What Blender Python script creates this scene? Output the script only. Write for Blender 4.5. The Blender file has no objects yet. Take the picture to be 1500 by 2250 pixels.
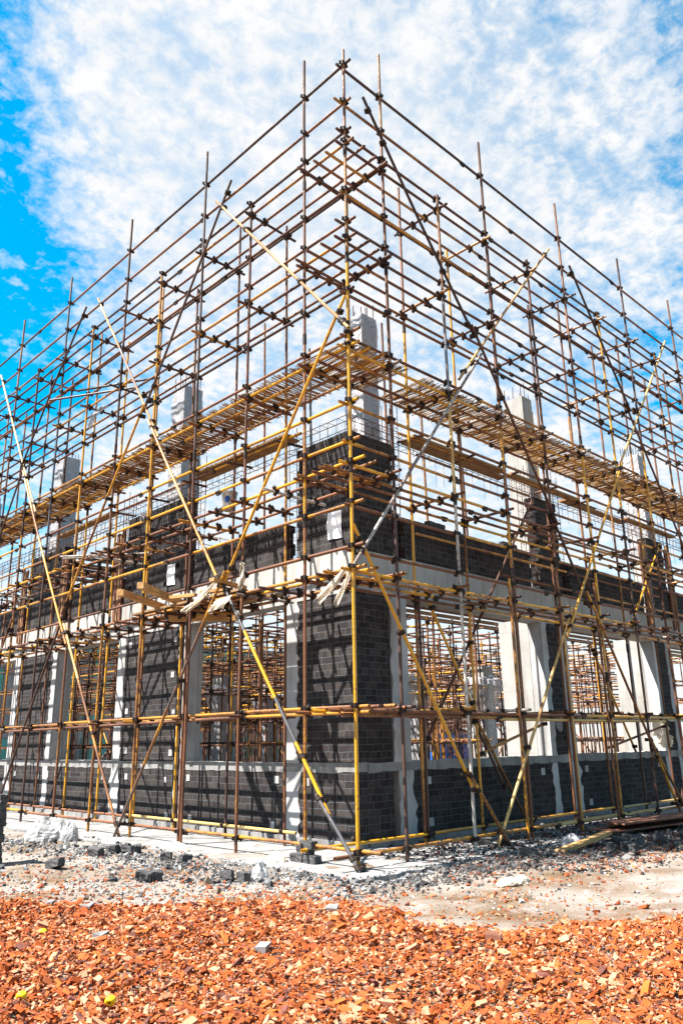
import bpy, math, random
import numpy as np
from mathutils import Vector, Matrix

random.seed(7)
RNG = np.random.default_rng(7)
SC = bpy.context.scene
COL = SC.collection

# ------------------------------------------------------------------ camera
F_PX, PITCH, YAW, ROLL = 1699.7, math.radians(16.583), math.radians(45.721), math.radians(-0.911)
CAM = Vector((-7.236, -7.226, 1.491))
fw = Vector((math.cos(YAW) * math.cos(PITCH), math.sin(YAW) * math.cos(PITCH), math.sin(PITCH)))
rt0 = Vector((math.sin(YAW), -math.cos(YAW), 0))
up0 = rt0.cross(fw)
rt = math.cos(ROLL) * rt0 + math.sin(ROLL) * up0
up = -math.sin(ROLL) * rt0 + math.cos(ROLL) * up0
cd = bpy.data.cameras.new('camera')
cam = bpy.data.objects.new('camera', cd)
COL.objects.link(cam)
m = Matrix((rt, up, -fw)).transposed().to_4x4()
m.translation = CAM
cam.matrix_world = m
cd.sensor_fit = 'VERTICAL'
cd.sensor_height = 36
cd.lens = F_PX / 2250 * 36
cd.clip_start = 0.05
cd.clip_end = 6000
SC.camera = cam

# ------------------------------------------------------------------ light
SUN = Vector((-0.58, 0.28, 1.0)).normalized()          # direction towards the sun
SUN_EL = math.asin(SUN.z)
sl = bpy.data.lights.new('sun', 'SUN')
sl.energy = 5.0
sl.angle = math.radians(0.55)
sl.color = (1.0, 0.955, 0.89)
so = bpy.data.objects.new('sun', sl)
COL.objects.link(so)
so.rotation_euler = (-SUN).to_track_quat('-Z', 'Y').to_euler()
SC.view_settings.view_transform = 'Standard'
SC.view_settings.look = 'None'
SC.view_settings.exposure = 2.0
SC.view_settings.gamma = 1.0


class NT:
    """small helper round a node tree"""
    def __init__(self, tree):
        self.t = tree
        tree.nodes.clear()

    def n(self, kind, **kw):
        nd = self.t.nodes.new(kind)
        for k, v in kw.items():
            if k.startswith('i_'):
                nd.inputs[k[2:].replace('_', ' ')].default_value = v
            else:
                setattr(nd, k, v)
        return nd

    def l(self, a, b):
        self.t.links.new(a, b)

    def math(self, op, a, b=None, c=None, clamp=False):
        nd = self.t.nodes.new('ShaderNodeMath')
        nd.operation = op
        nd.use_clamp = clamp
        for i, v in enumerate((a, b, c)):
            if v is None:
                continue
            if isinstance(v, (int, float)):
                nd.inputs[i].default_value = v
            else:
                self.l(v, nd.inputs[i])
        return nd.outputs[0]

    def ramp(self, fac, stops, interp='LINEAR'):
        nd = self.t.nodes.new('ShaderNodeValToRGB')
        cr = nd.color_ramp
        cr.interpolation = interp
        while len(cr.elements) < len(stops):
            cr.elements.new(0.5)
        for e, (p, c) in zip(cr.elements, stops):
            e.position = p
            e.color = (c, c, c, 1) if isinstance(c, (int, float)) else (*c, 1)
        self.l(fac, nd.inputs[0])
        return nd.outputs[0]

    def mix(self, fac, a, b, blend='MIX'):
        nd = self.t.nodes.new('ShaderNodeMix')
        nd.data_type = 'RGBA'
        nd.blend_type = blend
        for s, v in ((nd.inputs[0], fac), (nd.inputs[6], a), (nd.inputs[7], b)):
            if isinstance(v, (int, float)):
                s.default_value = v
            elif isinstance(v, tuple):
                s.default_value = (*v, 1)
            else:
                self.l(v, s)
        return nd.outputs[2]

    def noise(self, vec, scale, detail=4, rough=0.55, dist=0.0):
        nd = self.n('ShaderNodeTexNoise')
        nd.inputs['Scale'].default_value = scale
        nd.inputs['Detail'].default_value = detail
        nd.inputs['Roughness'].default_value = rough
        nd.inputs['Distortion'].default_value = dist
        if vec is not None:
            self.l(vec, nd.inputs['Vector'])
        return nd.outputs[0]


# ------------------------------------------------------------------ world: physical sky plus a high layer of broken cloud
w = bpy.data.worlds.new('World')
SC.world = w
w.use_nodes = True
N = NT(w.node_tree)
sky = N.n('ShaderNodeTexSky', sky_type='NISHITA', sun_disc=False, sun_elevation=SUN_EL,
          sun_rotation=math.atan2(SUN.x, SUN.y), air_density=1.0, dust_density=0.25, ozone_density=3.0)
tc = N.n('ShaderNodeTexCoord')
sep = N.n('ShaderNodeSeparateXYZ')
N.l(tc.outputs['Generated'], sep.inputs[0])
zz = N.math('ADD', N.math('MAXIMUM', sep.outputs[2], 0.0), 0.22)
px = N.math('DIVIDE', sep.outputs[0], zz)
py = N.math('DIVIDE', sep.outputs[1], zz)
comb = N.n('ShaderNodeCombineXYZ')
N.l(px, comb.inputs[0])
N.l(py, comb.inputs[1])
cv = comb.outputs[0]
big = N.noise(cv, 1.35, 4, 0.55, 0.3)
mid = N.noise(cv, 8.5, 6, 0.62, 0.2)
fine = N.noise(cv, 38.0, 4, 0.62, 0.2)
# cloud bank lies across the north-east; it thins to the sides of that bearing
side = N.n('ShaderNodeVectorMath', operation='DOT_PRODUCT')
N.l(tc.outputs['Generated'], side.inputs[0])
side.inputs[1].default_value = (0.716, -0.698, 0.0)
sv = side.outputs['Value']
left_gap = N.math('MULTIPLY', N.ramp(N.math('MULTIPLY', sv, -1.0), [(0.19, 0.0), (0.37, 1.0)], 'EASE'), 0.37)
right_gap = N.math('MULTIPLY', N.math('POWER', N.math('MAXIMUM', sv, 0.0), 1.6), 1.15)
sd = N.math('ADD', left_gap, right_gap)
cover = N.math('ADD', N.math('MULTIPLY', big, 0.90), N.math('MULTIPLY', mid, 0.55))
cover = N.math('ADD', cover, N.math('MULTIPLY', fine, 0.40))
lowsky = N.math('MULTIPLY', N.math('SUBTRACT', 0.42, N.math('MINIMUM', sep.outputs[2], 0.42)), 0.85)
cover = N.math('ADD', N.math('SUBTRACT', cover, sd), lowsky)
rip = N.ramp(N.math('ADD', N.math('MULTIPLY', fine, 0.6), N.math('MULTIPLY', mid, 0.4)), [(0.42, 0.0), (0.57, 1.0)])
cmask = N.math('MULTIPLY', N.ramp(cover, [(0.54, 0.0), (0.67, 0.62), (0.84, 1.0)]), N.math('ADD', N.math('MULTIPLY', rip, 0.30), 0.70))
hsv = N.n('ShaderNodeHueSaturation')
hsv.inputs['Saturation'].default_value = 1.5
hsv.inputs['Value'].default_value = 1.4
hsv.inputs['Hue'].default_value = 0.475
N.l(sky.outputs[0], hsv.inputs['Color'])
cloudcol = N.ramp(mid, [(0.3, (4.3, 4.5, 4.7)), (0.62, (4.95, 4.97, 5.0))])
skycol = N.mix(cmask, hsv.outputs[0], cloudcol)
bg = N.n('ShaderNodeBackground')
bg.inputs['Strength'].default_value = 0.05
N.l(skycol, bg.inputs['Color'])
wo = N.n('ShaderNodeOutputWorld')
N.l(bg.outputs[0], wo.inputs['Surface'])


# ------------------------------------------------------------------ materials
def new_mat(name):
    mt = bpy.data.materials.new(name)
    mt.use_nodes = True
    nt = NT(mt.node_tree)
    b = nt.n('ShaderNodeBsdfPrincipled')
    b.inputs['Specular IOR Level'].default_value = 0.15
    o = nt.n('ShaderNodeOutputMaterial')
    nt.l(b.outputs[0], o.inputs[0])
    return mt, nt, b


def bump(nt, b, h, strength=0.4, dist=0.01):
    bp = nt.n('ShaderNodeBump')
    bp.inputs['Strength'].default_value = strength
    bp.inputs['Distance'].default_value = dist
    nt.l(h, bp.inputs['Height'])
    nt.l(bp.outputs[0], b.inputs['Normal'])


def world_pos(nt):
    return nt.n('ShaderNodeNewGeometry').outputs['Position']


def tube_mat(name, paint, rust, amount, rough=0.5, dust=0.15):
    """painted steel tube with rust worn through; every object gets its own pattern from its place"""
    mt, nt, b = new_mat(name)
    oi = nt.n('ShaderNodeObjectInfo')
    pos = world_pos(nt)
    off = nt.n('ShaderNodeVectorMath', operation='ADD')
    nt.l(pos, off.inputs[0])
    sc = nt.n('ShaderNodeVectorMath', operation='SCALE')
    sc.inputs[0].default_value = (31, 17, 53)
    nt.l(oi.outputs['Random'], sc.inputs['Scale'])
    nt.l(sc.outputs[0], off.inputs[1])
    v = off.outputs[0]
    a = nt.noise(v, 1.3, 3, 0.6)
    c = nt.noise(v, 26, 4, 0.7)
    s = nt.math('ADD', nt.math('MULTIPLY', a, 0.6), nt.math('MULTIPLY', c, 0.55))
    s = nt.math('ADD', s, nt.math('MULTIPLY', nt.math('SUBTRACT', oi.outputs['Random'], 0.5), 0.22))
    lo = 0.9 - amount * 0.62
    f = nt.ramp(s, [(max(0, lo - 0.06), 0.0), (min(1, lo + 0.07), 1.0)])
    tone = nt.noise(v, 3.1, 3, 0.5)
    p1 = nt.mix(tone, tuple(x * 0.72 for x in paint), tuple(min(1, x * 1.25) for x in paint))
    r1 = nt.mix(c, tuple(x * 0.45 for x in rust), tuple(min(1, x * 1.7) for x in rust))
    col = nt.mix(f, p1, r1)
    d = nt.ramp(nt.noise(v, 7.0, 5, 0.75), [(0.62, 0.0), (0.74, 1.0)])
    col = nt.mix(nt.math('MULTIPLY', d, dust), col, (0.55, 0.53, 0.5))
    nt.l(col, b.inputs['Base Color'])
    nt.l(nt.math('ADD', nt.math('MULTIPLY', f, 0.3), rough), b.inputs['Roughness'])
    b.inputs['Specular IOR Level'].default_value = 0.5
    b.inputs['Metallic'].default_value = 0.0
    bump(nt, b, c, 0.35, 0.003)
    return mt


YEL = tube_mat('yellow_paint', (0.50, 0.235, 0.005), (0.12, 0.038, 0.009), 0.48, 0.30, 0.12)
WORN = tube_mat('worn_yellow_paint', (0.38, 0.165, 0.010), (0.10, 0.033, 0.010), 0.66, 0.38, 0.2)
RUST = tube_mat('rusty_steel', (0.18, 0.062, 0.016), (0.055, 0.018, 0.008), 0.58, 0.55, 0.3)
BROWN = tube_mat('dark_rusty_steel', (0.06, 0.024, 0.014), (0.032, 0.013, 0.009), 0.5, 0.55, 0.18)
CREAM = tube_mat('weathered_cream_paint', (0.46, 0.29, 0.09), (0.24, 0.11, 0.035), 0.45, 0.5, 0.4)
WHITE = tube_mat('chalky_grey_paint', (0.36, 0.33, 0.29), (0.12, 0.085, 0.07), 0.48, 0.5, 0.5)
SLATE = tube_mat('dark_slate_paint', (0.05, 0.05, 0.055), (0.13, 0.06, 0.03), 0.35, 0.45, 0.35)
BLUEW = tube_mat('blue_grey_worn_paint', (0.12, 0.14, 0.165), (0.16, 0.09, 0.06), 0.5, 0.45, 0.5)


def simple_mat(name, c1, c2, scale=8, rough=0.7, bs=0.2, bd=0.004, metallic=0.0, detail=6):
    mt, nt, b = new_mat(name)
    pos = world_pos(nt)
    f = nt.noise(pos, scale, detail, 0.65)
    g = nt.noise(pos, scale * 9, 3, 0.6)
    fac = nt.ramp(f, [(0.3, 0.0), (0.7, 1.0)])
    nt.l(nt.mix(fac, c1, c2), b.inputs['Base Color'])
    b.inputs['Roughness'].default_value = rough
    b.inputs['Metallic'].default_value = metallic
    bump(nt, b, nt.math('ADD', f, nt.math('MULTIPLY', g, 0.4)), bs, bd)
    return mt


IRON = simple_mat('black_cast_iron', (0.012, 0.010, 0.010), (0.045, 0.028, 0.02), 30, 0.6, 0.3)
REBAR = simple_mat('rusty_rebar', (0.05, 0.02, 0.015), (0.10, 0.045, 0.03), 20, 0.7, 0.3)
TIMBER_OLD = simple_mat('dirty_timber', (0.16, 0.085, 0.04), (0.30, 0.19, 0.10), 9, 0.8)
FORM_RED = simple_mat('red_brown_formwork', (0.09, 0.03, 0.022), (0.20, 0.10, 0.06), 7, 0.75)
CANE = simple_mat('split_cane', (0.10, 0.045, 0.014), (0.30, 0.17, 0.06), 22, 0.65)
BLOCKM = simple_mat('dark_block', (0.035, 0.035, 0.038), (0.085, 0.083, 0.08), 12, 0.85, 0.5, 0.006)
PAPER = simple_mat('white_sheet', (0.86, 0.86, 0.87), (0.9, 0.9, 0.9), 4, 0.6, 0.05)
BALLM = simple_mat('yellow_plastic', (0.62, 0.42, 0.01), (0.75, 0.55, 0.03), 25, 0.4)
BALLD = simple_mat('dark_hollow', (0.03, 0.02, 0.01), (0.05, 0.03, 0.02), 25, 0.9)
BUCKETM = simple_mat('dirty_bucket_plastic', (0.55, 0.53, 0.48), (0.25, 0.20, 0.15), 9, 0.5)
BLUEM = simple_mat('blue_print', (0.01, 0.05, 0.22), (0.03, 0.09, 0.30), 9, 0.5)


def wood_mat():
    mt, nt, b = new_mat('sawn_timber')
    tcn = nt.n('ShaderNodeTexCoord')
    mp = nt.n('ShaderNodeMapping')
    mp.inputs['Scale'].default_value = (1.2, 22, 22)
    nt.l(tcn.outputs['UV'], mp.inputs['Vector'])
    f = nt.noise(mp.outputs[0], 2.2, 5, 0.6, 0.6)
    g = nt.noise(world_pos(nt), 2.5, 3)
    c = nt.mix(nt.ramp(f, [(0.35, 0.0), (0.65, 1.0)]), (0.30, 0.15, 0.05), (0.55, 0.34, 0.14))
    c = nt.mix(nt.ramp(g, [(0.45, 0.0), (0.7, 0.6)]), c, (0.17, 0.10, 0.06))
    nt.l(c, b.inputs['Base Color'])
    b.inputs['Roughness'].default_value = 0.75
    bump(nt, b, f, 0.25, 0.004)
    return mt


WOOD = wood_mat()


def brick_mat():
    mt, nt, b = new_mat('grey_brickwork')
    tcn = nt.n('ShaderNodeTexCoord')
    uv = tcn.outputs['UV']
    wob = nt.n('ShaderNodeTexNoise')
    wob.inputs['Scale'].default_value = 5.0
    nt.l(uv, wob.inputs['Vector'])
    vsub = nt.n('ShaderNodeVectorMath', operation='SUBTRACT')
    nt.l(wob.outputs['Color'], vsub.inputs[0])
    vsub.inputs[1].default_value = (0.5, 0.5, 0.5)
    vs = nt.n('ShaderNodeVectorMath', operation='SCALE')
    nt.l(vsub.outputs[0], vs.inputs[0])
    vs.inputs['Scale'].default_value = 0.035
    va = nt.n('ShaderNodeVectorMath', operation='ADD')
    nt.l(uv, va.inputs[0])
    nt.l(vs.outputs[0], va.inputs[1])
    br = nt.n('ShaderNodeTexBrick')
    br.offset = 0.5
    br.offset_frequency = 2
    br.squash = 0.5
    br.squash_frequency = 3
    nt.l(va.outputs[0], br.inputs['Vector'])
    br.inputs['Scale'].default_value = 1.0
    br.inputs['Color1'].default_value = (0.0, 0.0, 0.0, 1)
    br.inputs['Color2'].default_value = (1.0, 1.0, 1.0, 1)
    br.inputs['Mortar'].default_value = (0.5, 0.5, 0.5, 1)
    br.inputs['Mortar Size'].default_value = 0.0065
    br.inputs['Mortar Smooth'].default_value = 0.25
    br.inputs['Brick Width'].default_value = 0.245
    br.inputs['Row Height'].default_value = 0.104
    pos = world_pos(nt)
    n1 = nt.noise(uv, 1.1, 4, 0.6)
    n2 = nt.noise(uv, 34, 5, 0.7)
    n3 = nt.noise(uv, 7, 4, 0.65)
    tone = nt.math('ADD', nt.math('MULTIPLY', br.outputs['Color'], 0.5), nt.math('MULTIPLY', n3, 0.6))
    c = nt.ramp(tone, [(0.15, (0.014, 0.0112, 0.0112)), (0.50, (0.026, 0.0208, 0.0198)), (0.78, (0.043, 0.0355, 0.032)), (0.97, (0.085, 0.073, 0.062))])
    c = nt.mix(nt.ramp(n2, [(0.4, 0.0), (0.75, 0.5)]), c, (0.015, 0.013, 0.013))
    mort = nt.mix(n3, (0.032, 0.035, 0.042), (0.12, 0.127, 0.14))
    c = nt.mix(nt.math('MULTIPLY', br.outputs['Fac'], 0.8), c, mort)
    # lime run-off in vertical streaks and pale cement smears
    mp = nt.n('ShaderNodeMapping')
    mp.inputs['Scale'].default_value = (9, 0.55, 1)
    nt.l(uv, mp.inputs['Vector'])
    st = nt.noise(mp.outputs[0], 2.6, 4, 0.6)
    stm = nt.math('MULTIPLY', nt.ramp(st, [(0.58, 0.0), (0.74, 1.0)]), nt.ramp(n1, [(0.42, 0.0), (0.66, 0.55)]))
    c = nt.mix(stm, c, (0.13, 0.126, 0.122))
    sm = nt.ramp(nt.noise(uv, 2.7, 6, 0.7), [(0.60, 0.0), (0.70, 0.55)])
    c = nt.mix(sm, c, (0.095, 0.09, 0.084))
    nt.l(c, b.inputs['Base Color'])
    b.inputs['Roughness'].default_value = 0.9
    h = nt.math('SUBTRACT', nt.math('ADD', nt.math('MULTIPLY', n2, 0.25), nt.math('MULTIPLY', br.outputs['Color'], 0.25)), br.outputs['Fac'])
    bump(nt, b, h, 0.9, 0.012)
    return mt


BRICK = brick_mat()


def concrete_mat(name, c1, c2, stain, boards=True, rough=0.85):
    mt, nt, b = new_mat(name)
    pos = world_pos(nt)
    mp = nt.n('ShaderNodeMapping')
    mp.inputs['Scale'].default_value = (2.2, 2.2, 0.35)
    nt.l(pos, mp.inputs['Vector'])
    st = nt.noise(mp.outputs[0], 2.0, 6, 0.62)
    n1 = nt.noise(pos, 1.7, 5, 0.6)
    n2 = nt.noise(pos, 24, 5, 0.7)
    c = nt.mix(nt.ramp(n1, [(0.3, 0.0), (0.7, 1.0)]), c1, c2)
    c = nt.mix(nt.ramp(st, [(0.50, 0.0), (0.70, 0.85)]), c, stain)
    c = nt.mix(nt.ramp(n2, [(0.60, 0.0), (0.78, 0.35)]), c, tuple(x * 0.5 for x in stain))
    h = nt.math('ADD', n2, nt.math('MULTIPLY', n1, 0.6))
    if boards:
        sp = nt.n('ShaderNodeSeparateXYZ')
        nt.l(pos, sp.inputs[0])
        for so_, per in ((sp.outputs[2], 1.22), (nt.math('ADD', sp.outputs[0], sp.outputs[1]), 1.83)):
            fr = nt.math('FRACT', nt.math('DIVIDE', so_, per))
            ln = nt.math('LESS_THAN', fr, 0.007)
            c = nt.mix(nt.math('MULTIPLY', ln, 0.45), c, tuple(x * 0.45 for x in stain))
    nt.l(c, b.inputs['Base Color'])
    b.inputs['Roughness'].default_value = rough
    bump(nt, b, h, 0.3, 0.006)
    return mt


CONC = concrete_mat('cast_concrete', (0.25, 0.242, 0.227), (0.34, 0.33, 0.314), (0.19, 0.172, 0.15))
PLASTER = concrete_mat('rough_white_render', (0.27, 0.266, 0.262), (0.40, 0.396, 0.392), (0.19, 0.18, 0.172), boards=False)
SILLC = concrete_mat('rough_band_concrete', (0.15, 0.146, 0.142), (0.26, 0.253, 0.246), (0.09, 0.087, 0.084), boards=False)
SLABC = concrete_mat('dusty_slab_concrete', (0.165, 0.161, 0.157), (0.24, 0.235, 0.228), (0.085, 0.083, 0.08), boards=False)


def film_mat(name, tint, alpha):
    mt, nt, b = new_mat(name)
    pos = world_pos(nt)
    n = nt.noise(pos, 9, 6, 0.7, 1.5)
    nt.l(nt.mix(n, tuple(x * 0.75 for x in tint), tint), b.inputs['Base Color'])
    b.inputs['Roughness'].default_value = 0.28
    b.inputs['Specular IOR Level'].default_value = 0.5
    al = nt.ramp(n, [(0.3, max(0, alpha - 0.25)), (0.7, min(1, alpha + 0.15))])
    nt.l(al, b.inputs['Alpha'])
    bump(nt, b, nt.noise(pos, 6, 5, 0.6, 2.0), 0.8, 0.03)
    return mt


FILM = film_mat('cloudy_plastic_film', (0.46, 0.45, 0.47), 0.62)
RAG = film_mat('cream_plastic_scrap', (0.70, 0.60, 0.46), 0.82)
BAGM = film_mat('milky_plastic_bag', (0.42, 0.42, 0.42), 0.75)


def ground_mat():
    mt, nt, b = new_mat('site_ground')
    pos = world_pos(nt)
    n1 = nt.noise(pos, 0.75, 6, 0.6, 0.4)
    n2 = nt.noise(pos, 3.2, 6, 0.68)
    n3 = nt.noise(pos, 22, 5, 0.7)
    n4 = nt.noise(pos, 95, 3, 0.7)
    c = nt.mix(nt.ramp(n1, [(0.38, 0.0), (0.56, 1.0)]), (0.115, 0.076, 0.042), (0.215, 0.198, 0.176))
    c = nt.mix(nt.ramp(n2, [(0.54, 0.0), (0.66, 0.75)]), c, (0.25, 0.242, 0.232))
    c = nt.mix(nt.ramp(n3, [(0.56, 0.0), (0.68, 0.7)]), c, (0.10, 0.088, 0.08))
    red = nt.math('MULTIPLY', nt.ramp(n4, [(0.56, 0.0), (0.62, 1.0)]), nt.ramp(n2, [(0.42, 0.0), (0.55, 0.85)]))
    c = nt.mix(red, c, (0.26, 0.075, 0.03))
    nt.l(c, b.inputs['Base Color'])
    b.inputs['Roughness'].default_value = 0.95
    bump(nt, b, nt.math('ADD', nt.math('MULTIPLY', n3, 0.7), nt.math('ADD', n2, nt.math('MULTIPLY', n4, 0.3))), 0.9, 0.03)
    return mt


GROUND = ground_mat()


def attr_mat(name, rough=0.9, spec=0.25, amp=0.12):
    mt, nt, b = new_mat(name)
    at = nt.n('ShaderNodeVertexColor')
    at.layer_name = 'Col'
    n = nt.noise(world_pos(nt), 60, 4, 0.7)
    c = nt.mix(nt.ramp(n, [(0.35, 0.0), (0.75, amp)]), at.outputs[0], (0.42, 0.24, 0.15))
    nt.l(c, b.inputs['Base Color'])
    b.inputs['Roughness'].default_value = rough
    b.inputs['Specular IOR Level'].default_value = spec
    bump(nt, b, n, 0.5, 0.004)
    return mt


CHIPM = attr_mat('broken_brick')
STONEM = attr_mat('broken_block', amp=0.0)


def net_mat():
    mt, nt, b = new_mat('teal_debris_net')
    pos = world_pos(nt)
    n = nt.noise(pos, 0.6, 5, 0.6)
    nt.l(nt.mix(n, (0.03, 0.15, 0.12), (0.14, 0.36, 0.32)), b.inputs['Base Color'])
    b.inputs['Roughness'].default_value = 0.8
    return mt


NET = net_mat()


# ------------------------------------------------------------------ mesh collecting
class MB:
    def __init__(self):
        self.v, self.f, self.uv, self.mi, self.sm = [], [], [], [], []
        self.cur = 0

    def face(self, idx, uv=None, smooth=False):
        self.f.append(tuple(idx))
        self.uv.append(uv if uv else [(0, 0)] * len(idx))
        self.mi.append(self.cur)
        self.sm.append(smooth)

    def quad(self, a, b, c, d, uv=None):
        i = len(self.v)
        self.v += [tuple(a), tuple(b), tuple(c), tuple(d)]
        self.face((i, i + 1, i + 2, i + 3), uv)

    def box(self, x0, y0, z0, x1, y1, z1, bev=0.0, jit=0.0):
        """box with world-metre UVs on each face"""
        j = lambda: random.uniform(-jit, jit) if jit else 0.0
        P = {}
        for a in (0, 1):
            for b_ in (0, 1):
                for c in (0, 1):
                    P[a, b_, c] = ((x0, x1)[a] + j(), (y0, y1)[b_] + j(), (z0, z1)[c] + j())
        fs = [([(0, 1, 0), (0, 0, 0), (0, 0, 1), (0, 1, 1)], 'x'), ([(1, 0, 0), (1, 1, 0), (1, 1, 1), (1, 0, 1)], 'x'),
              ([(0, 0, 0), (1, 0, 0), (1, 0, 1), (0, 0, 1)], 'y'), ([(1, 1, 0), (0, 1, 0), (0, 1, 1), (1, 1, 1)], 'y'),
              ([(0, 0, 1), (1, 0, 1), (1, 1, 1), (0, 1, 1)], 'z'), ([(0, 1, 0), (1, 1, 0), (1, 0, 0), (0, 0, 0)], 'z')]
        for ks, ax in fs:
            p = [P[k] for k in ks]
            uv = [(q[1], q[2]) if ax == 'x' else (q[0] + 0.11, q[2]) if ax == 'y' else (q[0], q[1]) for q in p]
            self.quad(*p, uv)

    def obox(self, c, ax, ay, az, lx, ly, lz, jit=0.0):
        """oriented box, centre c, unit axes, half lengths"""
        c = Vector(c)
        i = len(self.v)
        for sx in (-1, 1):
            for sy in (-1, 1):
                for sz in (-1, 1):
                    p = c + ax * (sx * lx) + ay * (sy * ly) + az * (sz * lz)
                    if jit:
                        p += Vector((random.uniform(-jit, jit), random.uniform(-jit, jit), random.uniform(-jit, jit)))
                    self.v.append(tuple(p))
        U = 2 * lx
        for q in ((0, 1, 3, 2), (4, 6, 7, 5), (0, 4, 5, 1), (2, 3, 7, 6), (0, 2, 6, 4), (1, 5, 7, 3)):
            uv = []
            for k in q:
                sx, sy, sz = k >> 2, (k >> 1) & 1, k & 1
                uv.append((sx * U, sy * 2 * ly + sz * 2 * lz))
            self.face([i + k for k in q], uv)

    def tube(self, p0, p1, r=0.0245, sides=9, bend=0.0, seg=1, caps=True, r1=None):
        p0, p1 = Vector(p0), Vector(p1)
        d = p1 - p0
        L = d.length
        if L < 1e-6:
            return
        d /= L
        a = d.cross(Vector((0, 0, 1)) if abs(d.z) < 0.9 else Vector((1, 0, 0))).normalized()
        b = d.cross(a)
        if bend and seg == 1:
            seg = max(2, int(L / 1.5))
        th = random.uniform(0, 6.283)
        bv = (a * math.cos(th) + b * math.sin(th)) * bend
        i0 = len(self.v)
        for s in range(seg + 1):
            t = s / seg
            c = p0 + d * (L * t) + bv * (4 * t * (1 - t))
            rr = r + ((r1 if r1 else r) - r) * t
            for k in range(sides):
                an = 6.28318 * k / sides
                self.v.append(tuple(c + a * (rr * math.cos(an)) + b * (rr * math.sin(an))))
        for s in range(seg):
            for k in range(sides):
                k2 = (k + 1) % sides
                o = i0 + s * sides
                self.face((o + k2, o + k, o + sides + k, o + sides + k2), smooth=True)
        if caps:
            for end, c, dr in ((0, p0, 1), (1, p1, -1)):
                i = len(self.v)
                rr = r if end == 0 else (r1 or r)
                for q, (rad, dep) in enumerate(((rr, 0), (rr * 0.8, 0), (rr * 0.8, rr * 1.6))):
                    for k in range(sides):
                        an = 6.28318 * k / sides
                        self.v.append(tuple(c + a * (rad * math.cos(an)) + b * (rad * math.sin(an)) + d * (dr * dep)))
                for q in (0, 1):
                    for k in range(sides):
                        k2 = (k + 1) % sides
                        f = (i + q * sides + k, i + q * sides + k2, i + (q + 1) * sides + k2, i + (q + 1) * sides + k)
                        self.face(f if end == 0 else f[::-1])
                f = [i + 2 * sides + k for k in range(sides)]
                self.face(f if end == 0 else f[::-1])

    def rod(self, p0, p1, r=0.008, sides=5):
        self.tube(p0, p1, r, sides, caps=False)

    def prism(self, pts, axis, c0, c1):
        """polygon pts (t, z) on the plane axis=c0, given depth to c1, UV in metres"""
        f = (lambda t, z, c: (c, t, z)) if axis == 'x' else (lambda t, z, c: (t, c, z))
        i = len(self.v)
        n = len(pts)
        for c in (c0, c1):
            self.v += [f(t, z, c) for t, z in pts]
        uv = [(t, z) for t, z in pts]
        fr = list(range(n))
        rev = axis == 'x'
        self.face([i + k for k in (fr[::-1] if rev else fr)], uv[::-1] if rev else uv)
        for k in range(n):
            k2 = (k + 1) % n
            q = (i + k2, i + k, i + n + k, i + n + k2)
            u4 = [(c0, pts[k2][1]), (c0, pts[k][1]), (c1, pts[k][1]), (c1, pts[k2][1])]
            self.face(q if not rev else q[::-1], u4 if not rev else u4[::-1])
        bk = [i + n + k for k in fr]
        self.face(bk if rev else bk[::-1], uv if rev else uv[::-1])

    def build(self, name, mat, parent=None):
        me = bpy.data.meshes.new(name)
        off = WLOC.get(parent.name, Vector((0, 0, 0))) if parent else Vector((0, 0, 0))
        org = off
        V = np.array(self.v, dtype=np.float64) - np.array(off)
        me.from_pydata(V.tolist(), [], self.f)
        mats = mat if isinstance(mat, (list, tuple)) else [mat]
        for mm in mats:
            me.materials.append(mm)
        me.polygons.foreach_set('material_index', self.mi)
        me.polygons.foreach_set('use_smooth', self.sm)
        ul = me.uv_layers.new(name='UVMap')
        ul.data.foreach_set('uv', np.array([c for f in self.uv for p in f for c in p], dtype=np.float32))
        o = bpy.data.objects.new(name, me)
        COL.objects.link(o)
        if parent:
            o.parent = parent
        WLOC[o.name] = off
        return o


WLOC = {}


def tag(o, label=None, cat=None, group=None, kind=None):
    if label:
        o['label'] = label
    if cat:
        o['category'] = cat
    if group:
        o['group'] = group
    if kind:
        o['kind'] = kind
    return o


def empty(name, loc, label=None, cat=None, group=None):
    o = bpy.data.objects.new(name, None)
    o.empty_display_size = 0.2
    o.location = loc
    COL.objects.link(o)
    WLOC[o.name] = Vector(loc)
    return tag(o, label, cat, group)


def dup(o, parent=None, loc=None):
    c = o.copy()
    COL.objects.link(c)
    if parent:
        c.parent = parent
    if loc is not None:
        c.location = loc
    return c


def raw_mesh(name, V, Fc, mat, colors=None, smooth=False):
    """big mesh of equal-size quads from numpy arrays, colour per vertex"""
    me = bpy.data.meshes.new(name)
    nv, nf = len(V), len(Fc)
    k = Fc.shape[1]
    me.vertices.add(nv)
    me.vertices.foreach_set('co', V.astype(np.float32).ravel())
    me.loops.add(nf * k)
    me.loops.foreach_set('vertex_index', Fc.astype(np.int32).ravel())
    me.polygons.add(nf)
    me.polygons.foreach_set('loop_start', np.arange(0, nf * k, k, dtype=np.int32))
    me.polygons.foreach_set('use_smooth', np.full(nf, smooth))
    me.update(calc_edges=True)
    if colors is not None:
        ca = me.color_attributes.new('Col', 'FLOAT_COLOR', 'POINT')
        ca.data.foreach_set('color', np.c_[colors, np.ones(len(colors))].astype(np.float32).ravel())
    me.materials.append(mat)
    o = bpy.data.objects.new(name, me)
    COL.objects.link(o)
    return o


# ------------------------------------------------------------------ ground
def height(x, y):
    h = 0.02 * np.sin(1.3 * x + 0.7 * y) + 0.018 * np.sin(2.9 * y - 1.1 * x + 1) + 0.012 * np.sin(5.3 * x + 4.1 * y) + 0.008 * np.sin(11 * x - 9 * y)
    return h


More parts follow.
